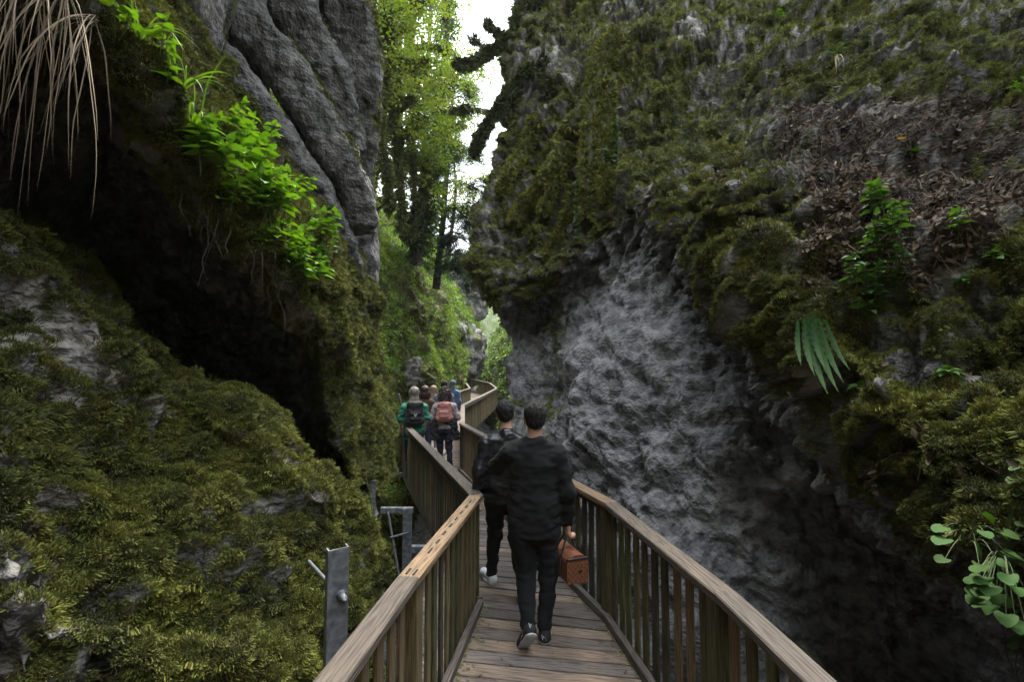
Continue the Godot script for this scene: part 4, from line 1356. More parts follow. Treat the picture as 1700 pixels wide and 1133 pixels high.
func shoe_marks(shoe: Node3D, heel: Vector3, fwd: Vector3, sole: Vector3, side: Vector3, mat: Material) -> void:
	# three slanted stripes on both flanks and the three-bar peak at the back of the heel
	var up := -sole
	for s in [-1.0, 1.0]:
		for k in 3:
			var a: Vector3 = heel + fwd * (0.055 + 0.026 * k) + side * s * 0.0405 - up * 0.005
			var b: Vector3 = a + up * 0.030 + fwd * 0.018 - side * s * 0.008
			bar("stripe", shoe, a, b, 0.003, 0.010, mat, 0.0, 0.001)
	for k in 3:
		var h := 0.016 + 0.009 * k
		var c: Vector3 = heel - fwd * 0.043 + side * (-0.013 + 0.013 * k) + up * 0.004
		bar("emblem_bar", shoe, c, c + up * h + side * 0.005 + fwd * 0.003, 0.004, 0.008, mat, 0.0, 0.001)

func backpack(parent: Node3D, j: Dictionary, w: float, h: float, d: float, mat: Material, strap: Material, cell: float, mark: Material) -> void:
	var bp := thing_part("backpack", parent)
	var c: Vector3 = j.chest + Vector3(0, -0.02, 0.14 + d * 0.5)
	var hw := w / 2 - 0.05
	var hh := h / 2 - 0.05
	var prims := []
	for s in [-1.0, 1.0]:
		prims.append([c + Vector3(s * hw, -hh, 0), c + Vector3(s * hw * 0.85, hh, -0.01), d * 0.55, d * 0.45])
	prims.append([c + Vector3(0, -hh, 0), c + Vector3(0, hh, 0), d * 0.6, d * 0.5])
	prims.append([c + Vector3(-hw, -hh, 0), c + Vector3(hw, -hh, 0), d * 0.55, d * 0.55])
	prims.append([c + Vector3(-hw * 0.8, hh, 0), c + Vector3(hw * 0.8, hh, 0), d * 0.45, d * 0.45])
	put("pack", body_mesh(prims, cell, 0.04, [], 0.012), mat, bp)
	put("pocket", body_mesh([[c + Vector3(-hw * 0.6, -hh * 0.7, d * 0.45), c + Vector3(hw * 0.6, -hh * 0.7, d * 0.45), 0.05, 0.05], [c + Vector3(-hw * 0.6, -hh * 0.1, d * 0.42), c + Vector3(hw * 0.6, -hh * 0.1, d * 0.42), 0.05, 0.05]], cell, 0.04), mat, bp)
	for s in [-1.0, 1.0]:
		var pts := curve([c + Vector3(s * hw * 0.5, hh, -d * 0.4), j.neck + Vector3(s * 0.09, -0.035, 0.06), j.neck + Vector3(s * 0.115, -0.045, -0.03), j.chest + Vector3(s * 0.13, 0.02, -0.12), j.waist + Vector3(s * 0.19, 0.05, -0.02), c + Vector3(s * hw, -hh * 0.8, -d * 0.3)], 5)
		put("strap", tube(pts, taper(pts.size(), 0.026, 0.022), 6), strap, bp)
	put("grab_loop", tube(curve([c + Vector3(-0.035, hh + d * 0.35, -0.02), c + Vector3(0, hh + d * 0.35 + 0.045, -0.02), c + Vector3(0.035, hh + d * 0.35, -0.02)], 4), taper(9, 0.009, 0.009), 6), strap, bp)
	if mark != null:
		var o := c + Vector3(0, -0.03, d * 0.45 + 0.058)
		bar("emblem", bp, o + Vector3(-0.03, 0.02, 0), o + Vector3(0, -0.012, 0), 0.008, 0.012, mark, 0.0, 0.002)
		bar("emblem", bp, o + Vector3(0.03, 0.02, 0), o + Vector3(0.002, -0.012, 0), 0.008, 0.012, mark, 0.0, 0.002)
		bar("emblem", bp, o + Vector3(-0.02, -0.03, 0), o + Vector3(0.02, -0.03, 0), 0.008, 0.010, mark, 0.0, 0.002)

func build_people() -> void:
	var t0 := Time.get_ticks_msec()
	M.weave = noise_tex(0.09, 3, 51, [[0.0, gray(0.72)], [1.0, gray(1.0)]], 256)
	var skin := std(Color(0.46, 0.27, 0.19), 0.55)
	skin.subsurf_scatter_enabled = true
	skin.subsurf_scatter_strength = 0.12
	var black := cloth(Color(0.0055, 0.0055, 0.006), 0.97, 0.0)
	var jeans := cloth(Color(0.006, 0.0065, 0.009), 0.95, 0.0)
	var blackhair := std(Color(0.010, 0.0085, 0.0075), 0.85)
	var white := std(Color(0.72, 0.72, 0.72), 0.5)
	var darkshoe := cloth(Color(0.014, 0.014, 0.017), 0.8, 0.1)
	# the man in front: black top, one hand on his friend's shoulder, bag in the other, left heel lifting
	var m1 := Vector3(0.172, 0, -3.58)
	var sz1 := 1.005
	var hand := (Vector3(0.10, 1.405, -4.13) - m1) / sz1
	var j1 := joints({
		"el": Vector3(-0.30, 1.24, -0.20), "wl": hand + Vector3(-0.075, -0.03, 0.075), "dl": Vector3(0.75, 0.12, -0.62), "ul": Vector3(0.6, 0.3, 0.6), "sl": Vector3(-0.19, 1.385, -0.02),
		"er": Vector3(0.250, 1.10, 0.035), "wr": Vector3(0.258, 0.86, -0.015), "dr": Vector3(0, -1, -0.03), "ur": Vector3(-0.2, 0, -1),
		"kl": Vector3(-0.06, 0.50, -0.005), "al": Vector3(-0.055, 0.165, 0.14), "tl": Vector3(-0.105, 0.05, 0.03), "fl": Vector3(0.12, -0.62, 0.78),
		"kr": Vector3(0.105, 0.49, -0.03), "ar": Vector3(0.075, 0.085, 0.02), "tr": Vector3(0.10, 0.03, -0.19), "fr": Vector3(0, -1, 0),
		"hip": Vector3(0.0, 0.94, 0), "head": Vector3(0.005, 1.632, -0.02),
	})
	var soles := std(Color(0.42, 0.43, 0.45), 0.7)
	make_person("man in a plain black top and black trousers carrying the brown quilted bag", m1, 0.0, sz1, j1, {"skin": skin, "top": black, "trousers": jeans, "shoe": darkshoe, "sole": soles, "hair": blackhair, "cell": 0.0105, "girth": 1.08, "hem": 0.775, "leg": 1.0, "marks": true, "mark": white, "face": Vector3(-0.12, -0.1, -1), "fold": 0.014, "fold_scale": Vector3(6, 10, 6), "curl_r": 1.15, "curl_l": 0.35, "collar": 0.03})
	print("man1 ", Time.get_ticks_msec() - t0)
	quilted_bag(m1 + (j1.wr as Vector3) * sz1 + Vector3(0, -0.085, 0))
	# his friend: leather jacket, white trainers, left foot ahead
	var leather := std(Color(0.013, 0.013, 0.015), 0.34)
	leather.heightmap_enabled = true
	leather.heightmap_texture = M.weave
	leather.heightmap_scale = 0.25
	leather.uv1_triplanar = true
	leather.uv1_scale = Vector3.ONE * 4.0
	var j2 := joints({
		"el": Vector3(-0.255, 1.14, 0.06), "wl": Vector3(-0.27, 0.90, 0.02), "dl": Vector3(-0.05, -1, -0.1), "er": Vector3(0.24, 1.14, 0.0), "wr": Vector3(0.20, 0.93, -0.16),
		"kl": Vector3(-0.085, 0.48, -0.17), "al": Vector3(-0.115, 0.085, -0.22), "tl": Vector3(-0.19, 0.03, -0.40), "fl": Vector3(0, -1, 0),
		"kr": Vector3(0.10, 0.48, 0.04), "ar": Vector3(0.14, 0.11, 0.16), "tr": Vector3(0.15, 0.03, -0.01), "fr": Vector3(0, -0.95, 0.3), "head": Vector3(0.0, 1.635, -0.03),
	})
	make_person("man in a glossy black leather jacket and white trainers beside his friend", Vector3(-0.06, 0, -4.29), 0.12, 0.985, j2, {"skin": skin, "top": leather, "top_name": "jacket", "trousers": cloth(Color(0.008, 0.008, 0.009)), "shoe": std(Color(0.72, 0.73, 0.76), 0.5), "sole": white, "hair": blackhair, "cell": 0.0125, "girth": 1.06, "hem": 0.84, "fold": 0.016, "fold_scale": Vector3(7, 11, 7), "leg": 0.95, "curl_l": 0.7, "collar": 0.045, "face": Vector3(0.1, -0.1, -1)})
	print("man2 ", Time.get_ticks_msec() - t0)
	# two women further along, seen from behind
	var ja := joints({"er": Vector3(0.27, 1.16, 0.02), "wr": Vector3(0.24, 0.98, -0.13), "el": Vector3(-0.27, 1.15, 0.03), "wl": Vector3(-0.24, 0.97, -0.12), "kl": Vector3(-0.09, 0.49, -0.06), "kr": Vector3(0.10, 0.49, 0.02), "ar": Vector3(0.10, 0.085, 0.09), "tr": Vector3(0.11, 0.03, -0.10)})
	var green := make_person("woman with long grey-blond hair, green shirt and black backpack", Vector3(-1.87, 0, -8.75), 0.3, 0.955, ja, {"skin": skin, "top": cloth(Color(0.02, 0.20, 0.125), 0.85), "top_name": "shirt", "trousers": cloth(Color(0.02, 0.035, 0.06)), "shoe": darkshoe, "hair": hair_mat(Color(0.21, 0.175, 0.14)), "cut": "long", "cell": 0.019, "body_cell": 0.016, "sleeve": 0.0, "hem": 0.74, "girth": 1.12, "fold": 0.03, "hair_scale": Vector3(26, 4, 26)})
	var pack_black := cloth(Color(0.010, 0.010, 0.012), 0.7, 0.1)
	backpack(green, ja, 0.33, 0.42, 0.13, pack_black, pack_black, 0.02, white)
	var jb := joints({"el": Vector3(-0.27, 1.14, 0.0), "wl": Vector3(-0.20, 1.0, -0.17), "er": Vector3(0.28, 1.14, 0.02), "wr": Vector3(0.20, 1.0, -0.16), "kl": Vector3(-0.09, 0.49, -0.10), "al": Vector3(-0.09, 0.085, -0.12), "tl": Vector3(-0.10, 0.03, -0.31), "kr": Vector3(0.10, 0.49, 0.03), "ar": Vector3(0.14, 0.085, 0.12), "tr": Vector3(0.15, 0.03, -0.07)})
	var pink := make_person("woman with dark curly hair, patterned blouse and pink backpack", Vector3(-1.36, 0, -9.25), 0.1, 0.935, jb, {"skin": skin, "top": patterned(), "top_name": "blouse", "trousers": cloth(Color(0.011, 0.014, 0.026)), "shoe": cloth(Color(0.05, 0.02, 0.02)), "hair": hair_mat(Color(0.016, 0.011, 0.009)), "cut": "curly", "cell": 0.019, "body_cell": 0.016, "hem": 0.9, "girth": 1.06, "hair_fold": 0.05, "hair_scale": Vector3(22, 22, 22), "leg": 0.95})
	backpack(pink, jb, 0.30, 0.38, 0.12, cloth(Color(0.52, 0.21, 0.18), 0.6), cloth(Color(0.42, 0.16, 0.14), 0.6), 0.02, null)
	put("tied_jacket", body_mesh([[Vector3(-0.15, 1.0, 0.02), Vector3(0.15, 1.0, 0.02), 0.11, 0.11], [Vector3(0.17, 0.98, 0.05), Vector3(0.22, 0.66, 0.07), 0.10, 0.13, DEPTH, 0.6], [Vector3(-0.17, 0.98, 0.05), Vector3(-0.19, 0.70, 0.06), 0.09, 0.10, DEPTH, 0.6]], 0.02, 0.05, [[Vector3(0, 0.66, 0), Vector3(0, -1, 0)]], 0.04), cloth(Color(0.012, 0.012, 0.014), 0.8), pink)
	print("women ", Time.get_ticks_msec() - t0)
	# those ahead of them
	var jc := joints({"kl": Vector3(-0.09, 0.49, -0.08), "kr": Vector3(0.1, 0.49, 0.03), "ar": Vector3(0.1, 0.085, 0.1), "tr": Vector3(0.1, 0.03, -0.1)})
	make_person("woman with short reddish brown hair walking ahead of the green shirt", Vector3(-2.02, 0, -10.6), 0.15, 0.92, jc, {"skin": skin, "top": cloth(Color(0.10, 0.05, 0.03)), "top_name": "blouse", "trousers": cloth(Color(0.016, 0.026, 0.05)), "shoe": darkshoe, "hair": hair_mat(Color(0.045, 0.017, 0.012)), "cut": "curly", "cell": 0.024, "body_cell": 0.02})
	make_person("woman with pale blond hair half hidden beyond the pink backpack", Vector3(-1.98, 0, -11.5), 0.0, 0.91, jc, {"skin": skin, "top": cloth(Color(0.28, 0.22, 0.18)), "top_name": "blouse", "trousers": cloth(Color(0.25, 0.25, 0.26)), "shoe": white, "hair": hair_mat(Color(0.34, 0.24, 0.16)), "cut": "long", "cell": 0.024, "body_cell": 0.02})
	make_person("person with black hair in a pale blue top behind the curly-haired woman", Vector3(-1.66, 0, -11.2), -0.1, 0.985, jc, {"skin": skin, "top": cloth(Color(0.22, 0.25, 0.33)), "trousers": cloth(Color(0.20, 0.22, 0.26)), "shoe": white, "hair": blackhair, "cut": "short", "cell": 0.024, "body_cell": 0.02})
	var blue := cloth(Color(0.16, 0.27, 0.46), 0.8)
	var scarf := cloth(Color(0.17, 0.21, 0.30), 0.8)
	make_person("person wearing a grey-blue headscarf and a long denim blue coat", Vector3(-1.80, 0, -13.9), -0.35, 0.955, jc, {"skin": skin, "top": blue, "top_name": "coat", "trousers": cloth(Color(0.10, 0.17, 0.30)), "shoe": darkshoe, "hair": scarf, "cut": "scarf", "cell": 0.024, "body_cell": 0.02, "hem": 0.55, "girth": 1.15, "hair_fold": 0.012})
	make_person("distant person in black clothes at the last bend of the boardwalk", Vector3(-4.0, 0.42, -35.0), 0.6, 0.96, jc, {"skin": skin, "top": black, "trousers": jeans, "shoe": darkshoe, "hair": hair_mat(Color(0.06, 0.02, 0.015)), "cut": "curly", "cell": 0.035, "body_cell": 0.03})
	print("people ", Time.get_ticks_msec() - t0)

func hair_mat(c: Color) -> StandardMaterial3D:
	var m := std(c, 0.5)
	m.uv1_triplanar = true
	m.uv1_scale = Vector3(14, 2, 14)
	m.albedo_texture = M.weave
	return m

func patterned() -> StandardMaterial3D:
	var m := std(Color(1, 1, 1), 0.85)
	m.albedo_texture = noise_tex(0.05, 2, 61, [[0.0, Color(0.22, 0.22, 0.3)], [0.4, Color(0.40, 0.38, 0.44)], [0.55, Color(0.62, 0.55, 0.54)], [1.0, Color(0.70, 0.66, 0.66)]], 256)
	m.uv1_triplanar = true
	m.uv1_scale = Vector3.ONE * 2.0
	return m

# soft quilted bag hanging from two handles; grip = where the fingers hold it
func quilted_bag(grip: Vector3) -> void:
	var t := thing("quilted_bag", "brown quilted leather bag with black trim held beside the black trousers", "bag", grip + Vector3(0.0, -0.325, 0.0), 0.34)
	t.scale = Vector3.ONE * 0.82
	var tan := std(Color(0.165, 0.06, 0.027), 0.5)
	var blk := std(Color(0.012, 0.012, 0.013), 0.45)
	# bag body: length along z, seen end on; rounded shoulders
	var w := 0.075
	var l := 0.13
	var prof := PackedVector2Array()
	for k in 6:
		var an := -PI / 2 - PI / 2 * k / 5.0
		prof.append(Vector2(-w + cos(an) * 0.03, -0.035 + -sin(an) * -0.03))
	for q in [Vector2(-0.105, -0.20), Vector2(-0.096, -0.228), Vector2(-0.066, -0.252), Vector2(-0.03, -0.268), Vector2(0.03, -0.268), Vector2(0.066, -0.252), Vector2(0.096, -0.228), Vector2(0.105, -0.20)]:
		prof.append(q)
	for k in 6:
		var an := PI - PI / 2 * k / 5.0
		prof.append(Vector2(w - cos(an) * 0.03, -0.035 + sin(an) * 0.03))
	var body := prism(prof, 0.39)
	put("shell", body, tan, t, Transform3D(Basis(Vector3(1, 0, 0), Vector3(0, 0, 1), Vector3(0, -1, 0)), Vector3(0, 0, -0.195)))
	# quilted diamonds on the end panel: cushions between stitched seams
	for e in [1.0, -1.0]:
		for a in 5:
			for b in 7:
				var x := -0.088 + 0.044 * a + (0.022 if b % 2 == 1 else 0.0)
				var y := 0.03 + 0.026 * b
				if absf(x) > 0.092:
					continue
				put("quilt_diamond", diamond(), tan, t, Transform3D(Basis(Vector3(e, 0, 0), Vector3(0, 1, 0), Vector3(0, 0, e)), Vector3(x, y, e * 0.1955)))
		bar("zip_band", t, Vector3(-0.10, 0.232, e * 0.19), Vector3(0.10, 0.232, e * 0.19), 0.02, 0.022, blk, 0.0, 0.004)
		put("clasp", rod(Vector3(0.02, 0.13, e * 0.200), Vector3(0.02, 0.13, e * 0.207), 0.014, 12), blk, t)
	for s in [-1.0, 1.0]:
		var pts := curve([Vector3(s * 0.118, 0.06, 0.07), Vector3(s * 0.112, 0.2, 0.07), Vector3(s * 0.06, 0.32, 0.045), Vector3(s * 0.012, 0.40, 0.02), Vector3(s * 0.012, 0.40, -0.02), Vector3(s * 0.06, 0.32, -0.045), Vector3(s * 0.112, 0.2, -0.07), Vector3(s * 0.118, 0.06, -0.07)], 5)
		put("handle", tube(pts, taper(pts.size(), 0.009, 0.009), 6), blk, t)

var diamond_mesh: ArrayMesh
func diamond() -> ArrayMesh:
	if diamond_mesh == null:
		var p := PackedVector3Array()
		var c := Vector3(0, 0, 0.0045)
		var o := [Vector3(0.021, 0, 0), Vector3(0, 0.0245, 0), Vector3(-0.021, 0, 0), Vector3(0, -0.0245, 0)]
		for k in 4:
			var a: Vector3 = o[k]
			var b: Vector3 = o[(k + 1) % 4]
			var a2 := a * 0.6 + Vector3(0, 0, 0.0035)
			var b2 := b * 0.6 + Vector3(0, 0, 0.0035)
			p.append_array(PackedVector3Array([a, a2, b, b, a2, b2, a2, c, b2]))
		diamond_mesh = soup(p)
	return diamond_mesh

# ---------------------------------------------------------------- trees
# a leafy twig: leaves set along a short stem, each with its own tone
func sprig(sd: int, leaves: int, size: float, reach: float, flatness: float, slim := 0.42) -> ArrayMesh:
	var r := RandomNumberGenerator.new()
	r.seed = sd
	var p := PackedVector3Array()
	var c := PackedColorArray()
	for k in leaves:
		var t := (k + 0.3) / leaves
		var a := 2.4 * k + r.randf_range(-0.4, 0.4)
		var o := Vector3(r.randf_range(-0.1, 0.1) * reach, r.randf_range(-0.15, 0.15) * reach, -t * reach)
		var d := Vector3(cos(a), sin(a) * (1.0 - flatness), -0.5 + r.randf_range(-0.3, 0.3)).normalized()
		var s := d.cross(Vector3(r.randf_range(-0.5, 0.5), 1, r.randf_range(-0.5, 0.5))).normalized()
		var l := size * r.randf_range(0.7, 1.25)
		var tip := o + d * l - Vector3(0, l * 0.2, 0)
		var m := o + d * l * 0.5 + Vector3(0, l * 0.08, 0)
		var f := r.randf_range(0.72, 1.25)
		p.append_array(PackedVector3Array([o, m - s * l * slim, m + s * l * slim, m - s * l * slim, tip, m + s * l * slim]))
		for i in 6:
			c.append(Color(f * r.randf_range(0.9, 1.1), f, f * r.randf_range(0.8, 1.1)))
	return soup(p, c)

# flat needle spray of a yew or fir
func needle_spray(sd: int) -> ArrayMesh:
	var r := RandomNumberGenerator.new()
	r.seed = sd
	var p := PackedVector3Array()
	var c := PackedColorArray()
	for b in 7:
		var o := Vector3(0, -0.02 * b, -0.08 * b)
		for s in [-1.0, 1.0]:
			var l: float = (0.34 - 0.035 * b) * r.randf_range(0.7, 1.2)
			var d := Vector3(s, -0.25, -0.8).normalized()
			var w := Vector3(0.014, 0, 0.014)
			var tip: Vector3 = o + d * l + Vector3(0, -0.05 * l, 0)
			p.append_array(PackedVector3Array([o - w, o + w, tip]))
			for n in 5:
				var q: Vector3 = o.lerp(tip, (n + 0.5) / 5.0)
				for e in [-1.0, 1.0]:
					var nd: Vector3 = (d + Vector3(-d.z, 0, d.x) * e * 1.2 + Vector3(0, r.randf_range(-0.4, 0.2), 0)).normalized() * 0.07
					p.append_array(PackedVector3Array([q, q + nd * 0.5 + Vector3(0, 0, 0.012), q + nd]))
			while c.size() < p.size():
				c.append(Color.WHITE * r.randf_range(0.7, 1.25))
	return soup(p, c)

func rand_dir(r: RandomNumberGenerator) -> Vector3:
	var v := Vector3(r.randf_range(-1, 1), r.randf_range(-1, 1), r.randf_range(-1, 1))
	return v.normalized() if v.length() > 0.01 else Vector3.UP

func loose_basis(r: RandomNumberGenerator, fwd: Vector3, roll: float, s: float) -> Basis:
	var z := -fwd.normalized()
	var x := Vector3.UP.cross(z)
	if x.length() < 0.05:
		x = Vector3.RIGHT
	x = x.normalized().rotated(z, r.randf_range(-roll, roll))
	return Basis(x, z.cross(x), z).scaled(Vector3.ONE * s)

var leaf_sprig: ArrayMesh
var small_sprig: ArrayMesh
var spray: ArrayMesh
var moss_drip: ArrayMesh

# hanging moss along a limb
func moss_on(parent: Node3D, pts: PackedVector3Array, rad: PackedFloat32Array, n: int, size: float, tint: Color, r: RandomNumberGenerator) -> void:
	var xf := []
	var cols := PackedColorArray()
	for k in n:
		var t := r.randf() * (pts.size() - 1)
		var i := mini(int(t), pts.size() - 2)
		var d := (pts[i + 1] - pts[i]).normalized()
		var o := rand_dir(r)
		o = (o - d * o.dot(d)).normalized()
		var p := pts[i].lerp(pts[i + 1], t - i) + o * lerpf(rad[i], rad[i + 1], t - i) * 0.9
		var y := (o + Vector3(0, -0.45, 0) + rand_dir(r) * 0.3).normalized()
		var x := y.cross(rand_dir(r)).normalized()
		xf.append(Transform3D(Basis(x, y, x.cross(y)).scaled(Vector3.ONE * size * r.randf_range(0.6, 1.5)), p))
		var f := r.randf_range(0.65, 1.3)
		cols.append(Color(tint.r * f, tint.g * f, tint.b * f * 0.9))
	var m := many("moss", moss_drip, M.moss, xf, cols, parent)
	m.set_meta("kind", "stuff")

# one tree: trunk path, forks, crown of sprigs round the fork ends
func tree(called: String, label: String, category: String, group: String, path: Array, r0: float, r1: float, limbs: Array, o: Dictionary) -> Node3D:
	var r := RandomNumberGenerator.new()
	r.seed = o.get("seed", 1)
	var base: Vector3 = path[0]
	var t := thing(called, label, category, base, 0.0, group)
	var loc := []
	for p in path:
		loc.append(p - base)
	var pts := curve(loc, 8)
	var rad := taper(pts.size(), r0, r1, 0.8)
	var bark: Material = o.get("bark", M.bark)
	put("trunk", tube(pts, rad, 9, 0.35, r0 * 40.0), bark, t)
	var ends := []
	for l in limbs:
		var q := []
		for p in l:
			q.append(p - base)
		var lp := curve(q, 6)
		var lr0: float = o.get("limb", r1 * 0.8)
		var lr := taper(lp.size(), lr0, lr0 * 0.2)
		put("branch", tube(lp, lr, 6, 0.3), bark, t)
		for k in range(lp.size() / 3, lp.size()):
			ends.append(lp[k])
		if o.has("moss"):
			moss_on(t, lp, lr, int(o.moss * 0.5), 2.0, o.get("moss_tint", Color(0.07, 0.085, 0.018)), r)
	# twigs grown from the limb points
	var twigs := int(o.get("twigs", 0))
	var tips := []
	for k in twigs:
		var a: Vector3 = ends[r.randi() % ends.size()] if ends.size() > 0 else pts[int(pts.size() * r.randf_range(0.45, 0.99))]
		var d := rand_dir(r)
		d.y = absf(d.y) * 0.4 - 0.05
		var len: float = o.get("reach", 1.6) * r.randf_range(0.4, 1.0)
		var b := a + d * len + Vector3(0, -0.12 * len, 0)
		var mid := a.lerp(b, 0.5) + rand_dir(r) * len * 0.12
		put("branch", tube(curve([a, mid, b], 4), taper(9, 0.022 * o.get("thick", 1.0), 0.005), 5), bark, t)
		for e in 4:
			tips.append([a.lerp(b, 0.35 + 0.2 * e), d])
	if o.has("moss"):
		moss_on(t, pts, rad, o.moss, 2.2, o.get("moss_tint", Color(0.07, 0.085, 0.018)), r)
	if o.has("leaves"):
		var xf := []
		var cols := PackedColorArray()
		var tint: Color = o.tint
		var n: int = o.leaves
		for k in n:
			var e: Array = tips[r.randi() % tips.size()]
			var sp: float = o.get("spread", 0.5)
			var p: Vector3 = e[0] + rand_dir(r) * sp * pow(r.randf(), 0.6) * Vector3(1, 0.7, 1)
			var d: Vector3 = (e[1] + rand_dir(r) * 0.9)
			d.y = d.y * 0.5 - o.get("droop", 0.15)
			xf.append(Transform3D(loose_basis(r, d, 0.7, o.get("leaf", 1.0) * r.randf_range(0.7, 1.3)), p))
			var f := r.randf_range(0.7, 1.25)
			cols.append(Color(tint.r * f * r.randf_range(0.85, 1.15), tint.g * f, tint.b * f))
		many("crown", o.get("mesh", leaf_sprig), M.leaf, xf, cols, t).set_meta("kind", "stuff")
	if o.has("ivy"):
		var xf := []
		var cols := PackedColorArray()
		for k in int(o.ivy):
			var q := r.randf_range(0.05, 0.98) * (pts.size() - 1)
			var i := mini(int(q), pts.size() - 2)
			var d := rand_dir(r)
			d.y *= 0.3
			xf.append(Transform3D(loose_basis(r, d, 1.0, r.randf_range(0.7, 1.3)), pts[i].lerp(pts[i + 1], q - i) + d * (rad[i] + r.randf() * 0.22)))
			var f := r.randf_range(0.6, 1.3)
			cols.append(Color(0.06 * f, 0.105 * f, 0.022 * f))
		many("ivy", small_sprig, M.leaf, xf, cols, t).set_meta("kind", "stuff")
	return t

func build_trees() -> void:
	var t0 := Time.get_ticks_msec()
	leaf_sprig = sprig(3, 9, 0.085, 0.42, 0.55)
	small_sprig = sprig(4, 8, 0.10, 0.26, 0.2)
	spray = needle_spray(6)
	moss_drip = moss_tuft(9, 16, 0.03, 0.075, 0.03, 0.006)
	var lime := Color(0.22, 0.27, 0.07)
	var fresh := Color(0.16, 0.215, 0.06)
	# the tall ivy-clad tree in the gap
	tree("broadleaf_tree", "tall slender tree with ivy-clad trunk rising in the gap", "tree", "trees in the gorge", [at(690, 440, 16.5), at(703, 380, 16.5), at(716, 320, 16.6), at(727, 250, 16.8), at(736, 150, 17), at(744, 0, 17.2), at(752, -220, 17.5)], 0.19, 0.10,
		[[at(736, 150, 17), at(770, 118, 16.5), at(806, 102, 16)], [at(742, 30, 17), at(700, -20, 16.8), at(650, -60, 16)], [at(744, 0, 17.2), at(790, -60, 17), at(850, -90, 16.5)], [at(728, 240, 16.8), at(690, 215, 16.5), at(655, 220, 16)], [at(734, 160, 17), at(700, 130, 17), at(662, 128, 16.4)], [at(748, -100, 17.3), at(720, -190, 17), at(680, -240, 17)]],
		{"seed": 21, "ivy": 1500, "twigs": 40, "leaves": 800, "tint": lime, "reach": 2.2, "spread": 0.7, "limb": 0.06, "moss": 160})
	# leaning mossy trunk
	tree("leaning_tree", "leaning moss-coated trunk in front of the ivy-clad tree", "tree", "trees in the gorge", [at(674, 398, 15.2), at(690, 355, 15.2), at(705, 310, 15.2), at(722, 240, 15.4), at(733, 180, 15.5), at(738, 120, 15.6)], 0.16, 0.07,
		[[at(722, 240, 15.4), at(745, 215, 15.4), at(770, 208, 15.4)], [at(712, 290, 15.2), at(690, 262, 15.0), at(668, 255, 14.8)]],
		{"seed": 22, "bark": M.mossy_bark, "moss": 420, "twigs": 14, "leaves": 420, "tint": fresh, "reach": 1.2, "limb": 0.04})
	# dark yew with drooping flat sprays
	var yew := [at(724, 480, 19), at(730, 420, 19), at(738, 340, 19), at(746, 240, 19.2), at(752, 150, 19.4), at(756, 80, 19.6)]
	var limbs := []
	var rr := RandomNumberGenerator.new()
	rr.seed = 77
	for k in 22:
		var v := lerpf(445.0, 120.0, k / 21.0)
		var u := lerpf(728.0, 753.0, k / 21.0)
		var sgn := 1.0 if k % 3 != 2 else -1.0
		var reach := rr.randf_range(28, 58) * (1.0 if v > 250.0 else 0.75)
		limbs.append([at(u, v, 19), at(u + sgn * reach * 0.5, v - 6, 19 + rr.randf_range(-0.8, 0.6)), at(u + sgn * reach, v + rr.randf_range(6, 22), 19 + rr.randf_range(-1.6, 1.0))])
	tree("yew_tree", "dark evergreen with drooping flat sprays beside the bright sky gap", "tree", "trees in the gorge", yew, 0.17, 0.05, limbs,
		{"seed": 23, "twigs": 50, "leaves": 900, "mesh": spray, "tint": Color(0.030, 0.058, 0.028), "reach": 1.0, "spread": 0.35, "limb": 0.045, "droop": 0.35, "leaf": 1.3})
	# thin moss-hung trunks on the near edge of the far flank
	var thin := [
		[[648, 352, 12.4], [640, 260, 12.2], [632, 140, 12.0], [636, 40, 12.0], [650, -120, 12.2]],
		[[668, 380, 13.4], [664, 280, 13.2], [650, 170, 13.0], [655, 60, 13.0], [640, -120, 13.0]],
		[[690, 330, 14.4], [684, 240, 14.2], [690, 140, 14.0], [680, 20, 14.0], [690, -140, 14.2]],
		[[628, 240, 11.2], [634, 150, 11.2], [646, 70, 11.2], [640, -20, 11.2], [628, -150, 11.2]],
	]
	var lbl := ["thin trunk with shaggy moss rising just past the dark slab", "thin mossy trunk between the ivy tree and the dark slab", "thin pale trunk standing before the leafy flank, leaning slightly", "short moss-hung sapling hugging the edge of the dark slab"]
	for k in thin.size():
		var path := []
		for q in thin[k]:
			path.append(at(q[0], q[1], q[2]))
		var lm := []
		for b in 4:
			var s: Vector3 = (path[1] as Vector3).lerp(path[3], 0.2 + 0.25 * b)
			var e := s + Vector3(rr.randf_range(-0.2, 1.5), rr.randf_range(0.3, 1.0), rr.randf_range(-0.6, 0.6))
			lm.append([s, s.lerp(e, 0.5) + Vector3(0, 0.15, 0), e])
		tree("mossy_tree", lbl[k], "tree", "trees in the gorge", path, 0.085, 0.045, lm, {"seed": 30 + k, "bark": M.mossy_bark, "moss": 520, "moss_tint": Color(0.085, 0.10, 0.02), "twigs": 14, "leaves": 300, "tint": lime, "reach": 1.3, "spread": 0.9, "limb": 0.03})
	# trees on the flank above, closing the view towards the top
	var crowns := [
		[[600, 180, 20], [606, 60, 20], [600, -120, 20], "bright leafy tree on the flank above the dark slab"],
		[[668, 230, 24], [672, 120, 24], [676, -60, 24], "broad yellow-green tree behind the thin mossy trunks"],
		[[705, 330, 27], [706, 220, 27], [700, 60, 27], "leafy tree deeper in the gorge behind the leaning trunk"],
		[[752, 395, 34], [756, 330, 34], [752, 250, 34], "far leafy tree low behind the dark evergreen"],
		[[612, 330, 15], [622, 290, 15], [628, 230, 15], "leafy shrub filling the cleft beside the dark slab"],
		[[720, 120, 30], [716, 0, 30], [722, -160, 30], "high leafy tree whose crown crosses the sky gap"],
	]
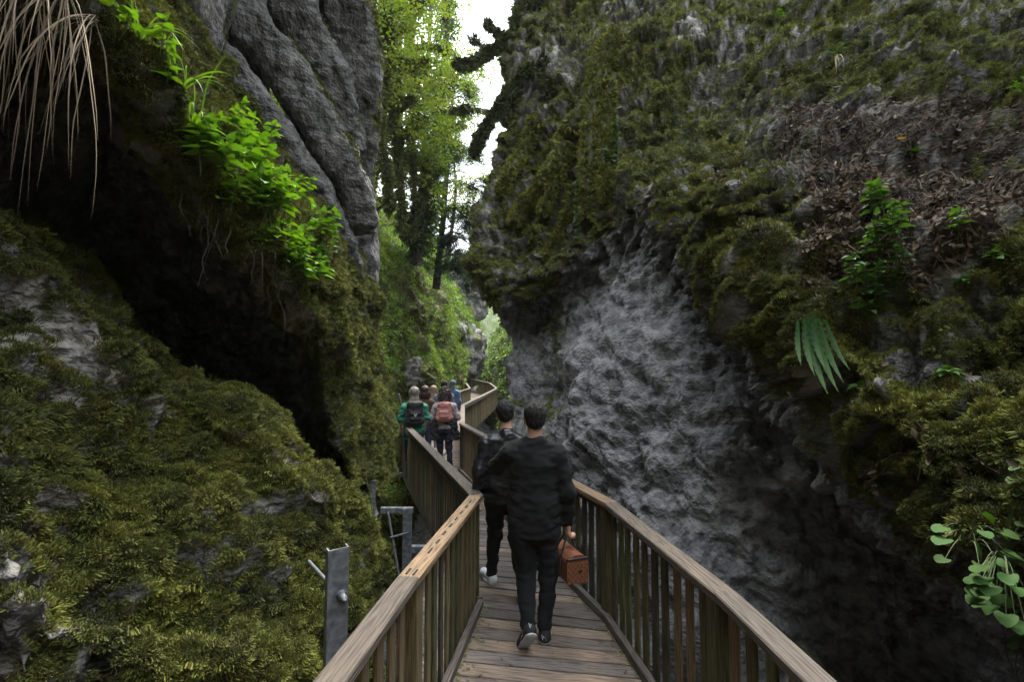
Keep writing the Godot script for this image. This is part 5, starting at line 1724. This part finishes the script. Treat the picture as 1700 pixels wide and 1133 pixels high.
	for k in crowns.size():
		var path := []
		for q in crowns[k].slice(0, 3):
			path.append(at(q[0], q[1], q[2]))
		path[0] = path[0] + Vector3(-0.6, -2.2, -0.5)
		var lm := []
		for b in 9:
			var s: Vector3 = (path[0] as Vector3).lerp(path[2], 0.35 + 0.07 * b)
			var an := b * 2.4
			var e := s + Vector3(cos(an) * 2.6, rr.randf_range(0.5, 1.9), sin(an) * 2.0)
			lm.append([s, s.lerp(e, 0.5) + Vector3(0, 0.3, 0), e])
		tree("broadleaf_tree", crowns[k][3], "tree", "trees in the gorge", path, 0.2, 0.07, lm, {"seed": 50 + k, "twigs": 50, "leaves": 700 if k < 5 else 380, "tint": lime.lerp(fresh, 0.3 * (k % 3)), "reach": 2.1, "spread": 1.2, "limb": 0.06, "leaf": 1.35})
	# far hillside with trees, seen through the gap
	var hill := patch([
		row([Vector3(-50, 44, -120), Vector3(-14, 30, -135), Vector3(6, 24, -140), Vector3(40, 40, -130)]),
		row([Vector3(-40, 22, -100), Vector3(-12, 15, -112), Vector3(5, 14, -118), Vector3(34, 22, -105)]),
		row([Vector3(-30, 3, -85), Vector3(-8, 2, -95), Vector3(4, 2, -98), Vector3(28, 3, -88)]),
	], 60, 50, 1.0, func(p: Vector3, n: Vector3, gu: float, gv: float) -> float: return n_big.get_noise_3dv(p * 0.2) * 3.0,
		func(p: Vector3, n: Vector3, gu: float, gv: float) -> Color: return Color(0.06, 0.085, 0.025, 1.0))
	tag(put("hillside", hill.mesh, M.rock), "pale green wooded hillside seen through the far end of the gorge", "", "", "structure")
	var xf := []
	var cols := PackedColorArray()
	for k in 2600:
		var i := rr.randi() % hill.pos.size()
		xf.append(Transform3D(loose_basis(rr, rand_dir(rr), 3.0, rr.randf_range(3.5, 6.5)), hill.pos[i] + rand_dir(rr) * 2.0))
		var f := rr.randf_range(0.7, 1.3)
		cols.append(Color(0.12 * f, 0.17 * f, 0.05 * f))
	tag(many("far_wood", leaf_sprig, M.leaf, xf, cols), "far-off wood covering the hillside at the end of the gorge", "wood", "", "stuff")
	# undergrowth and ivy that cover both far flanks
	for job in [[P_far, 10000, "ivy and ferns matting the cliff flank behind the walkers", 0], [P_knoll, 5000, "undergrowth on the far rock flank beyond the bend", 1]]:
		var P: Patch = job[0]
		var x2 := []
		var c2 := PackedColorArray()
		var tries := 0
		while x2.size() < job[1] and tries < 400000:
			tries += 1
			var i := rr.randi() % P.pos.size()
			var p := P.pos[i]
			if p.z < -60.0 or p.y > 17.0 or p.y < -1.2:
				continue
			var w := n_patch.get_noise_3dv(p * 0.55 + Vector3(4, 9, 2))
			if w + P.nor[i].y * 0.35 < rr.randf_range(0.0, 0.25):
				continue
			var d := (P.nor[i] + rand_dir(rr) * 0.7 + Vector3(0, -0.2, 0)).normalized()
			var far := clampf(-p.z / 22.0, 0.75, 1.8)
			x2.append(Transform3D(loose_basis(rr, d, 0.9, far * rr.randf_range(0.6, 1.3)), p + P.nor[i] * rr.randf_range(0.0, 0.2)))
			var f := rr.randf_range(0.6, 1.25)
			var g := Color(0.10, 0.165, 0.045).lerp(Color(0.19, 0.26, 0.06), sst(-0.1, 0.35, w))
			c2.append(Color(g.r * f, g.g * f, g.b * f))
		tag(many("undergrowth", small_sprig, M.leaf, x2, c2), job[2], "undergrowth", "", "stuff")
	right_tree()
	print("trees ", Time.get_ticks_msec() - t0)

# the gnarled tree gripping the top of the right cliff, with moss-laden dead boughs and roots
func right_tree() -> void:
	var r := RandomNumberGenerator.new()
	r.seed = 90
	var base := at(905, 165, 10.6)
	var t := thing("gnarled_tree", "gnarled mossy tree leaning out from the cliff top over the gap", "tree", base)
	var limbs := [
		["trunk", [[915, 190, 10.7], [880, 120, 10.5], [858, 60, 10.4], [866, 10, 10.5], [888, -60, 10.8], [900, -160, 11]], 0.17, 0.10, 700],
		["branch", [[860, 60, 10.4], [838, 72, 10.3], [808, 90, 10.2], [778, 108, 10.1], [758, 104, 10.1]], 0.06, 0.02, 360],
		["branch", [[868, 70, 10.4], [880, 60, 10.2], [900, 95, 10.1], [905, 130, 10.0], [922, 168, 10.0]], 0.07, 0.05, 260],
		["branch", [[880, 125, 10.4], [850, 150, 10.2], [838, 165, 10.1], [822, 190, 10.1], [800, 222, 10.0], [788, 256, 10.0]], 0.055, 0.04, 700],
		["branch", [[812, 92, 10.2], [796, 70, 10.2], [782, 66, 10.2]], 0.02, 0.008, 40],
		["branch", [[822, 190, 10.1], [796, 180, 10.1], [768, 186, 10.1], [745, 180, 10.1]], 0.018, 0.006, 40],
		["branch", [[838, 72, 10.3], [824, 52, 10.3], [806, 40, 10.3]], 0.03, 0.012, 90],
		["branch", [[898, 112, 10.2], [880, 112, 10.0], [866, 122, 10.0]], 0.05, 0.03, 140],
		["branch", [[866, 10, 10.5], [890, 8, 10.3], [900, 0, 10.2], [918, -40, 10.0]], 0.06, 0.05, 200],
		["branch", [[872, 140, 10.4], [856, 165, 10.3], [846, 168, 10.2]], 0.045, 0.03, 160],
	]
	for l in limbs:
		var q := []
		for e in l[1]:
			q.append(at(e[0], e[1], e[2]) - base)
		var pts := curve(q, 6)
		var rad := taper(pts.size(), l[2], l[3])
		put(l[0], tube(pts, rad, 8, 0.5), M.mossy_bark, t)
		moss_on(t, pts, rad, l[4], 2.0, Color(0.05, 0.058, 0.014), r)
	# thick mossy roots draped down the cliff
	var roots := [
		[[[1025, 62, 9.0], [992, 112, 8.75], [980, 165, 8.6], [974, 225, 8.5], [978, 300, 8.2], [968, 360, 8.0]], 0.15, 0.07, 900, "thickest mossy root hanging straight down beside the ivy strands"],
		[[[1010, 140, 8.7], [1003, 200, 8.45], [1000, 270, 8.3], [1008, 330, 8.1]], 0.10, 0.05, 500, "mossy root running down just beside the thickest root"],
		[[[940, 250, 9.2], [912, 285, 9.3], [890, 320, 9.4], [862, 342, 9.7], [845, 372, 10.0]], 0.15, 0.08, 700, "mossy root sweeping down towards the overhanging bulge"],
		[[[955, 205, 9.1], [938, 235, 9.1], [926, 290, 9.1], [905, 350, 9.1]], 0.11, 0.05, 480, "short mossy root between the bulge and the thickest root"],
		[[[880, 205, 10.1], [862, 245, 10.2], [848, 290, 10.3], [836, 320, 10.4]], 0.11, 0.06, 480, "mossy root along the very edge of the cliff beside the sky"],
		[[[958, 300, 8.4], [945, 345, 8.5], [930, 385, 8.7], [905, 420, 8.9]], 0.08, 0.04, 340, "thin mossy root crossing the bulge under the swept root"],
	]
	for q in roots:
		var b := surf(q[0][0][0], q[0][0][1])
		var o := thing("tree_root", q[4], "root", b, 0.0, "roots on the cliff")
		var w := []
		for e in q[0]:
			w.append(surf(e[0], e[1]) + surf_n(e[0], e[1]) * q[1] * 0.9 - b)
		var pts := curve(w, 7)
		var rad := taper(pts.size(), q[1] * 1.6, q[2] * 1.5)
		put("bark", tube(pts, rad, 9, 0.5), M.mossy_bark, o)
		moss_on(o, pts, rad, int(q[3] * 1.3), 1.3, Color(0.15, 0.16, 0.024), r)

# ---------------------------------------------------------------- plants
var grid_pos := {}
var grid_nor := {}
const GC := 10.0

func index_surface() -> void:
	var ps: Array = [P_right, P_boulder, P_ledge]
	ps.append_array(slab_patches)
	for P in ps:
		var pos: PackedVector3Array = P.pos
		for i in pos.size():
			var p := pos[i]
			if p.z > -0.6:
				continue
			var q := pixel(p)
			if q.x < -120.0 or q.x > 1820.0 or q.y < -160.0 or q.y > 1200.0:
				continue
			var k := Vector2i(int(q.x / GC), int(q.y / GC))
			if not grid_pos.has(k) or (grid_pos[k] as Vector3).z < p.z:
				grid_pos[k] = p
				grid_nor[k] = P.nor[i]

func surf(u: float, v: float) -> Vector3:
	for rad in 6:
		for dy in range(-rad, rad + 1):
			for dx in range(-rad, rad + 1):
				var k := Vector2i(int(u / GC) + dx, int(v / GC) + dy)
				if grid_pos.has(k):
					return grid_pos[k]
	return at(u, v, 4.0)

func surf_n(u: float, v: float) -> Vector3:
	for rad in 6:
		for dy in range(-rad, rad + 1):
			for dx in range(-rad, rad + 1):
				var k := Vector2i(int(u / GC) + dx, int(v / GC) + dy)
				if grid_nor.has(k):
					return grid_nor[k]
	return Vector3.UP

# leaf blade in the xz plane, stalk at the origin, tip towards -z; folded along the midrib
func leaf_mesh(outline: Array, fold: float, sag: float, c: Color, wave := 0.0) -> ArrayMesh:
	var v := PackedVector3Array()
	var col := PackedColorArray()
	var n := outline.size()
	var mid := PackedVector3Array()
	var lft := PackedVector3Array()
	var rgt := PackedVector3Array()
	for k in n:
		var z: float = outline[k][0]
		var w: float = outline[k][1]
		var y := -sag * z * z
		var wv := wave * (1.0 if k % 2 == 0 else -1.0)
		mid.append(Vector3(0, y, -z))
		lft.append(Vector3(-w, y + w * fold + wv, -(z + outline[k][2])))
		rgt.append(Vector3(w, y + w * fold - wv, -(z + outline[k][2])))
	for k in n - 1:
		v.append_array(PackedVector3Array([mid[k], lft[k], mid[k + 1], lft[k], lft[k + 1], mid[k + 1]]))
		v.append_array(PackedVector3Array([mid[k], mid[k + 1], rgt[k], rgt[k], mid[k + 1], rgt[k + 1]]))
	for k in v.size():
		col.append(c)
	var st := SurfaceTool.new()
	st.begin(Mesh.PRIMITIVE_TRIANGLES)
	st.set_smooth_group(0)
	for k in v.size():
		st.set_color(c)
		st.add_vertex(v[k])
	st.index()
	st.generate_normals()
	return st.commit()

const OVATE := [[0.0, 0.004, 0.0], [0.10, 0.27, -0.06], [0.25, 0.36, 0.0], [0.40, 0.335, 0.02], [0.45, 0.30, 0.0], [0.62, 0.24, 0.02], [0.66, 0.20, 0.0], [0.84, 0.10, 0.0], [1.0, 0.0, 0.0]]
const KIDNEY := [[0.0, 0.01, 0.0], [0.06, 0.34, -0.20], [0.22, 0.52, -0.12], [0.42, 0.50, 0.0], [0.50, 0.46, 0.02], [0.66, 0.38, 0.04], [0.72, 0.31, 0.04], [0.86, 0.14, 0.02], [0.92, 0.0, 0.0]]
const LANCE := [[0.0, 0.01, 0.0], [0.15, 0.12, 0.0], [0.4, 0.17, 0.0], [0.7, 0.11, 0.0], [1.0, 0.0, 0.0]]

var leaves := {}

func make_leaves() -> void:
	var r := RandomNumberGenerator.new()
	r.seed = 5
	for kind in [["ovate", OVATE], ["kidney", KIDNEY], ["lance", LANCE]]:
		var set_ := []
		for k in 5:
			var f := r.randf_range(0.75, 1.2)
			set_.append(leaf_mesh(kind[1], r.randf_range(0.05, 0.35), r.randf_range(0.05, 0.35), Color(f * r.randf_range(0.9, 1.15), f, f * 0.9), 0.012))
		leaves[kind[0]] = set_

func leaf_material(c: Color) -> StandardMaterial3D:
	var m := (M.leaf as StandardMaterial3D).duplicate() as StandardMaterial3D
	m.albedo_color = c.linear_to_srgb()
	return m

# stems rising from one foot, leaves in pairs or whorls up each stem
func herb(called: String, label: String, category: String, group: String, foot: Vector3, lean: Vector3, h: float, stems: int, pairs: int, leaf: String, size: float, mat: Material, sd: int, spread := 0.5) -> Node3D:
	var r := RandomNumberGenerator.new()
	r.seed = sd
	var t := thing(called, label, category, foot, 0.0, group)
	for s in stems:
		var d := (lean + Vector3(r.randf_range(-spread, spread), r.randf_range(0.0, 0.3), r.randf_range(-spread, spread))).normalized()
		var l := h * r.randf_range(0.6, 1.1)
		var o := Vector3(r.randf_range(-0.03, 0.03), 0, r.randf_range(-0.03, 0.03)) * stems * 0.4
		var pts := curve([o - d * 0.03, o + d * l * 0.4, o + (d + Vector3(0, 0.35, 0)).normalized() * l * 0.75, o + (d + Vector3(0, 0.5, 0)).normalized() * l], 4)
		put("stem", tube(pts, taper(pts.size(), 0.004, 0.0016), 5), M.stem, t)
		var a := r.randf() * TAU
		for k in pairs:
			var f := 0.25 + 0.75 * (k + 1.0) / pairs
			var p := pts[mini(int(f * (pts.size() - 1)), pts.size() - 1)]
			for e in 2:
				var an := a + e * PI + k * 1.5 + r.randf_range(-0.3, 0.3)
				var dir := Vector3(cos(an), r.randf_range(-0.15, 0.35), sin(an)).normalized()
				var ls := size * (1.15 - 0.55 * f) * r.randf_range(0.8, 1.25)
				var bs := loose_basis(r, dir, 0.35, ls)
				var m: Mesh = leaves[leaf][r.randi() % 5]
				put("leaf", m, mat, t, Transform3D(bs, p + dir * 0.012))
		put("leaf", leaves[leaf][0], mat, t, Transform3D(loose_basis(r, d + Vector3(r.randf_range(-0.6, 0.6), 0.2, r.randf_range(-0.6, 0.6)), 0.5, size * 0.55), pts[pts.size() - 1]))
	return t

# arching blade with a keel
func blade(pts: PackedVector3Array, w: float, side: Vector3, c: Color) -> ArrayMesh:
	var v := PackedVector3Array()
	var n := pts.size()
	var col := PackedColorArray()
	for k in n - 1:
		var w0 := w * sin(PI * clampf(0.18 + 0.82 * k / (n - 1.0), 0, 1))
		var w1 := w * sin(PI * clampf(0.18 + 0.82 * (k + 1) / (n - 1.0), 0, 1))
		var s := side
		v.append_array(PackedVector3Array([pts[k] - s * w0, pts[k + 1] - s * w1, pts[k] + s * w0, pts[k] + s * w0, pts[k + 1] - s * w1, pts[k + 1] + s * w1]))
	for k in v.size():
		col.append(c)
	return soup(v, col)

func grass(called: String, label: String, group: String, foot: Vector3, n: int, lean: Vector3, len: float, w: float, colors: Array, mat: Material, sd: int, fall := 0.9, spread := 0.6) -> void:
	var r := RandomNumberGenerator.new()
	r.seed = sd
	var t := thing(called, label, "grass", foot, 0.0, group)
	for k in n:
		var d := (lean + rand_dir(r) * spread).normalized()
		var l := len * r.randf_range(0.5, 1.15)
		var q := [Vector3(r.randf_range(-0.02, 0.02), -0.01, r.randf_range(-0.02, 0.02))]
		var p: Vector3 = q[0]
		var dir := d
		for s in 6:
			p += dir * l / 6.0
			dir = (dir + Vector3(r.randf_range(-0.1, 0.1), -fall * 0.33, r.randf_range(-0.1, 0.1))).normalized()
			q.append(p)
		var c: Color = colors[r.randi() % colors.size()]
		var f := r.randf_range(0.75, 1.25)
		put("blade", blade(curve(q, 2), w * r.randf_range(0.7, 1.2), d.cross(rand_dir(r)).normalized(), Color(c.r * f, c.g * f, c.b * f)), mat, t)

func build_plants() -> void:
	var t0 := Time.get_ticks_msec()
	make_leaves()
	print("index ", Time.get_ticks_msec() - t0)
	M.stem = std(Color(0.07, 0.10, 0.03), 0.7)
	var r := RandomNumberGenerator.new()
	r.seed = 300
	var bright := leaf_material(Color(0.16, 0.29, 0.04))
	var mid := leaf_material(Color(0.10, 0.20, 0.045))
	var blueg := leaf_material(Color(0.065, 0.135, 0.055))
	# ---- leafy herbs on the left shelf
	var spots := [[345, 250], [372, 268], [398, 262], [420, 300], [440, 275], [455, 330], [470, 310], [488, 350], [500, 320], [515, 375], [530, 350], [492, 400], [520, 420], [548, 400], [560, 430], [410, 340], [450, 385], [470, 425], [540, 455], [430, 250], [390, 310], [505, 445]]
	for k in spots.size():
		var p := surf(spots[k][0] - 10.0 + r.randf_range(-22, 22), spots[k][1] + 34.0 + r.randf_range(-14, 22))
		herb("leafy_herb", "bright green leafy herb growing on the mossy shelf below the grey ribs", "plant", "herbs on the mossy shelf", p, Vector3(0.28, 0.8, 0.35), r.randf_range(0.26, 0.46), 4, 4, "ovate", r.randf_range(0.10, 0.145), [bright, mid, leaf_material(Color(0.12, 0.235, 0.04)), bright][k % 4], 400 + k)
	# ---- sapling leaves at the top of the shelf
	for q in [[205, 30, "small leafy sapling with pale green leaflets above the dry grass"], [265, 80, "young yellow-green sprout among grass blades on the shelf"], [385, 205, "thin sprout standing alone on the edge of the grey rib"], [270, 130, "low yellowish sprout under the arching green blade"]]:
		herb("sapling", q[2], "plant", "", surf(q[0], q[1] + 30), Vector3(0.3, 0.8, 0.3), 0.22, 2, 3, "ovate", 0.085, bright, int(q[0]))
	# ---- green grass on the shelf
	var greens := [Color(0.12, 0.21, 0.04), Color(0.09, 0.16, 0.045), Color(0.16, 0.24, 0.07)]
	var gl := ["green grass tuft arching over the shelf next to the sapling", "long green blades trailing down the mossy shelf", "grass tuft between the herbs and the yellow sprout", "small grass tuft against the grey rib"]
	var gp := [[235, 60], [300, 150], [325, 200], [395, 200]]
	for k in 4:
		grass("grass_tuft", gl[k], "", surf(gp[k][0], gp[k][1]), 16 if k < 3 else 8, Vector3(0.5, 0.75, 0.4), 0.42 if k < 3 else 0.2, 0.006, greens, M.leaf, 500 + k, 1.0, 0.5)
	# ---- dry grass hanging over the hollow
	var straw := [Color(0.14, 0.10, 0.062), Color(0.09, 0.065, 0.042), Color(0.19, 0.145, 0.09)]
	var dl := ["long dry brown grass hanging over the hollow, at the shelf's corner", "hanging tuft of straw-coloured dead blades beside the sapling", "thin dry blades trailing from the shelf towards the boulder", "dense dry brown grass clump hanging highest on the overhang"]
	var dp := [[20, -40], [118, -10], [165, 40], [62, -50]]
	for k in 4:
		var p := surf(dp[k][0], dp[k][1])
		grass("dry_grass", dl[k], "", p + Vector3(0.03, 0.02, 0.04), [30, 28, 16, 30][k], Vector3(0.12, -0.55, 0.35), [1.25, 1.1, 0.85, 1.2][k], 0.003, straw, M.dry, 520 + k, 1.2, 0.35)
	# ---- thin roots dangling under the lip
	M.rootlet = std(Color(0.055, 0.042, 0.03), 0.9)
	for k in 12:
		var u := lerpf(300.0, 545.0, k / 11.0)
		var v := lerpf(300.0, 520.0, k / 11.0)
		var p := surf(u, v)
		var o := thing("dangling_root", "thin brown root dangling below the lip of the mossy shelf", "root", p, 0.0, "roots below the shelf")
		var l := r.randf_range(0.2, 0.55)
		var q := [Vector3(-0.03, 0.02, -0.02), Vector3(0.03, -0.02, 0.05)]
		var e := Vector3(0.03, -0.02, 0.05)
		for s in 4:
			e += Vector3(r.randf_range(-0.05, 0.05), -l / 4.0, r.randf_range(-0.03, 0.04))
			q.append(e)
		var pts := curve(q, 4)
		put("root", tube(pts, taper(pts.size(), 0.0035, 0.001), 5), M.rootlet, o)
		var br := curve([pts[8], pts[8] + Vector3(r.randf_range(-0.06, 0.06), -0.05, 0.02), pts[8] + Vector3(r.randf_range(-0.1, 0.1), -0.14, 0.02)], 3)
		put("rootlet", tube(br, taper(br.size(), 0.0025, 0.0008), 4), M.rootlet, o)
	# ---- right slope: herbs in the leaf litter
	var rs := [[1440, 330], [1465, 352], [1452, 390], [1478, 405], [1448, 430], [1490, 440], [1470, 468], [1430, 470], [1495, 375], [1455, 505], [1482, 488]]
	for k in rs.size():
		herb("slope_herb", "slender green herb with small pointed leaves beside the brown leaf litter", "plant", "herbs beside the leaf litter", surf(rs[k][0], rs[k][1] + 12), Vector3(-0.5, 0.7, 0.5), r.randf_range(0.18, 0.32), 3, 4, "ovate", r.randf_range(0.065, 0.10), blueg if k % 2 else mid, 600 + k, 0.4)
	for q in [[1595, 400, 0.20, "taller herb rising out of the brown litter below the steep rock"], [1600, 470, 0.10, "low spreading herb on the litter near a curled dead leaf"], [1650, 455, 0.14, "herb with flat bright leaves at the outer edge of the litter"], [1515, 262, 0.08, "small bright green sprout beside the yellow leaf"], [1690, 160, 0.2, "lance-leaved plant on the steep rock above the litter"], [1440, 545, 0.16, "herb leaning out under the litter slope above the fern"], [1580, 625, 0.06, "tiny round-leaved seedling on the mossy face below the litter"], [1425, 655, 0.06, "seedling pair on the moss beside the hart's tongue fern"], [1362, 690, 0.12, "small feathery herb hanging from the lip under the fern"], [1290, 30, 0.10, "dark ivy-like sprig high on the mossy ledge"]]:
		herb("slope_herb", q[3], "plant", "", surf(q[0], q[1]), Vector3(-0.4, 0.8, 0.5), q[2], 2, 3, "lance" if q[0] == 1690 else "ovate", 0.085, mid, int(q[0] + q[1]), 0.5)
	# violet flowers
	var violet := std(Color(0.22, 0.10, 0.34), 0.6)
	var fp := surf(1420, 325)
	var fl := thing("violet_flower", "small violet flower head beside the slope herbs", "flower", fp)
	put("stem", tube(PackedVector3Array([Vector3.ZERO, Vector3(-0.03, 0.07, 0.05)]), PackedFloat32Array([0.002, 0.0015]), 5), M.stem, fl)
	for k in 6:
		var d := Vector3(cos(k * 1.05), 0.4, sin(k * 1.05)).normalized()
		put("petal", leaves["ovate"][k % 5], violet, fl, Transform3D(loose_basis(r, d, 0.2, 0.02), Vector3(-0.03, 0.07, 0.05)))
	# yellow fallen leaf
	var yl := surf(1497, 243)
	put("fallen_leaf", leaves["kidney"][1], leaf_material(Color(0.55, 0.27, 0.02)), null, Transform3D(loose_basis(r, Vector3(0.8, -0.1, 0.5), 0.2, 0.075), yl + surf_n(1497, 243) * 0.03 + Vector3(-0.02, 0.03, 0.03)))
	tag(get_child(get_child_count() - 1), "single yellow-orange fallen leaf lying on the brown litter", "leaf")
	# grass tuft high on the ledge
	grass("grass_tuft", "grass tuft with drooping pale roots high on the mossy ledge", "", surf(1385, 85), 22, Vector3(-0.3, 0.7, 0.5), 0.42, 0.006, [Color(0.06, 0.12, 0.03), Color(0.09, 0.14, 0.04)], M.leaf, 555, 1.3, 0.8)
	grass("dry_grass", "pale dead blades drooping under the grass tuft on the ledge", "", surf(1385, 92) + Vector3(-0.02, 0, 0.03), 12, Vector3(-0.2, -0.5, 0.5), 0.34, 0.005, [Color(0.34, 0.30, 0.2), Color(0.26, 0.2, 0.13)], M.dry, 556, 1.4, 0.35)
	hart_fern()
	corner_plants(r, leaf_material(Color(0.06, 0.135, 0.034)))
	ivy_strands(r)
	litter(r)
	print("plants ", Time.get_ticks_msec() - t0)

func hart_fern() -> void:
	# strap fronds with wavy edges hanging over the lip
	var p := surf(1350, 535)
	var t := thing("hart_tongue_fern", "fern with glossy wavy strap fronds hanging over the lip", "fern", p + Vector3(-0.14, 0.05, 0.16))
	print("fern ", p, pixel(p), surf(1345, 580), surf_n(1350, 535))
	var gl := leaf_material(Color(0.024, 0.068, 0.013))
	gl.roughness = 0.7
	var outl := []
	for k in 19:
		var f := k / 18.0
		outl.append([f, 0.052 * sin(PI * clampf(0.12 + 0.88 * f, 0, 1)) * (1.0 if k % 2 else 0.62) + 0.002, 0.0])
	var m := leaf_mesh(outl, 0.25, 0.55, Color(1, 1, 1), 0.014)
	for q in [[-0.45, 0.36], [-0.15, 0.46], [0.2, 0.44], [0.5, 0.38], [0.0, 0.34], [0.95, 0.3], [-0.9, 0.3]]:
		var d := Vector3(q[0] * 0.16 - 0.06, -0.95, 0.14).normalized()
		var z := -d
		var x := Vector3(1, 0, 0.35).normalized()
		x = (x - z * x.dot(z)).normalized()
		var l: float = q[1] * 1.25
		put("frond", m, gl, t, Transform3D(Basis(x, z.cross(x), z).scaled(Vector3.ONE * l), Vector3(q[0] * 0.075, absf(q[0]) * -0.03, q[0] * 0.04)))

func corner_plants(r: RandomNumberGenerator, mid: Material) -> void:
	# round scalloped leaves near the corner of the overhang
	var labs := ["round-leaved plant with drooping stalks at the overhang's lowest corner", "tall flowering stem with lobed leaves rising from the round-leaved plant", "smaller lobed-leaf plant hanging left of the round leaves over the dark hollow", "round-leaved plant at the frame of the overhang below the dry twigs"]
	var pos := [[1655, 935], [1662, 925], [1605, 905], [1700, 1010]]
	for k in 4:
		var p := surf(pos[k][0], pos[k][1])
		var t := thing("round_leaf_plant", labs[k], "plant", p)
		var n: int = [32, 14, 14, 14][k]
		for s in n:
			var a := r.randf() * TAU
			var rise: float = [-0.02, 0.28, 0.10, 0.02][k]
			var f := (s + 1.0) / n
			var e := Vector3(cos(a) * 0.11 - 0.10, r.randf_range(-0.13, 0.06) + rise * f * 1.3, sin(a) * 0.05 + 0.13)
			if k == 1:
				e = Vector3(0.01 + 0.035 * sin(a), 0.05 + rise * f * 1.2, 0.10 + 0.03 * cos(a))
			var pts := curve([Vector3.ZERO, e * 0.5 + Vector3(0, 0.05, 0.01), e], 4)
			put("stalk", tube(pts, taper(pts.size(), 0.0022, 0.0014), 5), M.stem, t)
			put("leaf", leaves["kidney"][s % 5], mid, t, Transform3D(loose_basis(r, Vector3(cos(a) - 0.4, -0.25, sin(a) * 0.5 + 0.5), 0.4, r.randf_range(0.036, 0.065) * (1.0 if k != 1 else 0.7)), e))
	for k in 3:
		var p := surf(1640 + 18 * k, 960)
		var o := thing("dry_twig", ["forked dry twig hanging below the round leaves", "bent dry twig beside the forked one under the round leaves", "thin dry twig reaching towards the grey rock from the round leaves"][k], "twig", p)
		var e := Vector3(-0.02 - 0.02 * k, -0.18 - 0.08 * k, 0.06)
		var pts := curve([Vector3.ZERO, e * 0.5 + Vector3(0.02, 0, 0.03), e, e + Vector3(0.04, -0.14, 0.0)], 4)
		put("twig", tube(pts, taper(pts.size(), 0.004, 0.0015), 5), M.rootlet, o)
		put("side_twig", tube(curve([pts[6], pts[6] + Vector3(0.05, -0.03, 0.01), pts[6] + Vector3(0.09, -0.10, 0.01)], 3), taper(7, 0.0025, 0.001), 4), M.rootlet, o)

func ivy_strands(r: RandomNumberGenerator) -> void:
	var m := leaf_material(Color(0.05, 0.085, 0.03))
	var strands := [[1020, 190, 350, "long ivy strand hanging from the mossy ledge beside the thickest root"], [1032, 215, 335, "second ivy strand hanging parallel to the long one"], [972, 260, 420, "ivy strand trailing from the mossy root onto the grey face"], [1012, 255, 340, "short ivy strand tucked behind the parallel strands"], [965, 300, 400, "thin ivy strand against the end of the thickest root"]]
	for s in strands:
		var p := at(s[0], s[1], 7.2 if s[0] > 1000 else 7.9)
		var sp := surf(s[0], s[1])
		if sp.z > p.z - 1.2:
			p = sp + Vector3(-0.16, 0, 0.22)
		var t := thing("ivy_strand", s[3], "ivy", p, 0.0, "ivy strands")
		var l: float = (s[2] - s[1]) / FOCAL * -p.z
		var q := [Vector3(0.06, 0.06, -0.10), Vector3.ZERO]
		for k in 6:
			q.append(Vector3(r.randf_range(-0.03, 0.03), -l * (k + 1) / 6.0, r.randf_range(-0.02, 0.03)))
		var pts := curve(q, 6)
		put("stem", tube(pts, taper(pts.size(), 0.006, 0.003), 5), M.rootlet, t)
		for k in range(6, pts.size()):
			for e in 2:
				var d := Vector3(r.randf_range(-1, 1), -0.4, r.randf_range(0.0, 0.9)).normalized()
				put("leaf", leaves["kidney"][r.randi() % 5], m, t, Transform3D(loose_basis(r, d, 0.6, r.randf_range(0.05, 0.085)), pts[k]))

func litter(r: RandomNumberGenerator) -> void:
	# curled brown leaves and twigs on the litter slope
	var dead := leaf_mesh([[0.0, 0.02, 0.0], [0.2, 0.22, 0.0], [0.5, 0.28, 0.0], [0.8, 0.16, 0.0], [1.0, 0.0, 0.0]], 0.7, -0.5, Color(1, 1, 1))
	var twig := tube(curve([Vector3(0, 0, 0.5), Vector3(0.06, 0.04, 0), Vector3(0, 0, -0.5)], 3), taper(7, 0.02, 0.012), 4)
	var xf := []
	var cols := PackedColorArray()
	var xt := []
	var ct := PackedColorArray()
	var P := P_right
	var tries := 0
	while xf.size() < 13000 and tries < 300000:
		tries += 1
		var i := r.randi() % P.pos.size()
		var p := P.pos[i]
		if p.z > -1.0:
			continue
		var c := P.col[i]
		# only where the cliff is bare soil
		if absf(c.r - SOIL.r) > 0.012 or absf(c.b - SOIL.b) > 0.012:
			continue
		var d := (rand_dir(r) + Vector3(0, -0.1, 0))
		d = d - P.nor[i] * d.dot(P.nor[i]) * 0.7
		var f := r.randf_range(0.5, 1.5)
		var base := Color(0.085, 0.055, 0.032).lerp(Color(0.18, 0.135, 0.095), r.randf() * r.randf())
		if xf.size() % 4 == 3:
			xt.append(Transform3D(loose_basis(r, d, 3.0, r.randf_range(0.06, 0.22)), p + P.nor[i] * 0.012))
			ct.append(Color(base.r * f, base.g * f, base.b * f))
		xf.append(Transform3D(loose_basis(r, d, 2.0, r.randf_range(0.025, 0.06)), p + P.nor[i] * r.randf_range(0.004, 0.03)))
		cols.append(Color(base.r * f, base.g * f, base.b * f))
	tag(many("leaf_litter", dead, M.dry, xf, cols), "brown curled leaf litter on the cliff slope", "litter", "", "stuff")
	if xt.size() > 0:
		tag(many("twig_litter", twig, M.dry, xt, ct), "thin broken twigs strewn over the leaf litter", "litter", "", "stuff")
	print("litter ", xf.size(), " tries ", tries)
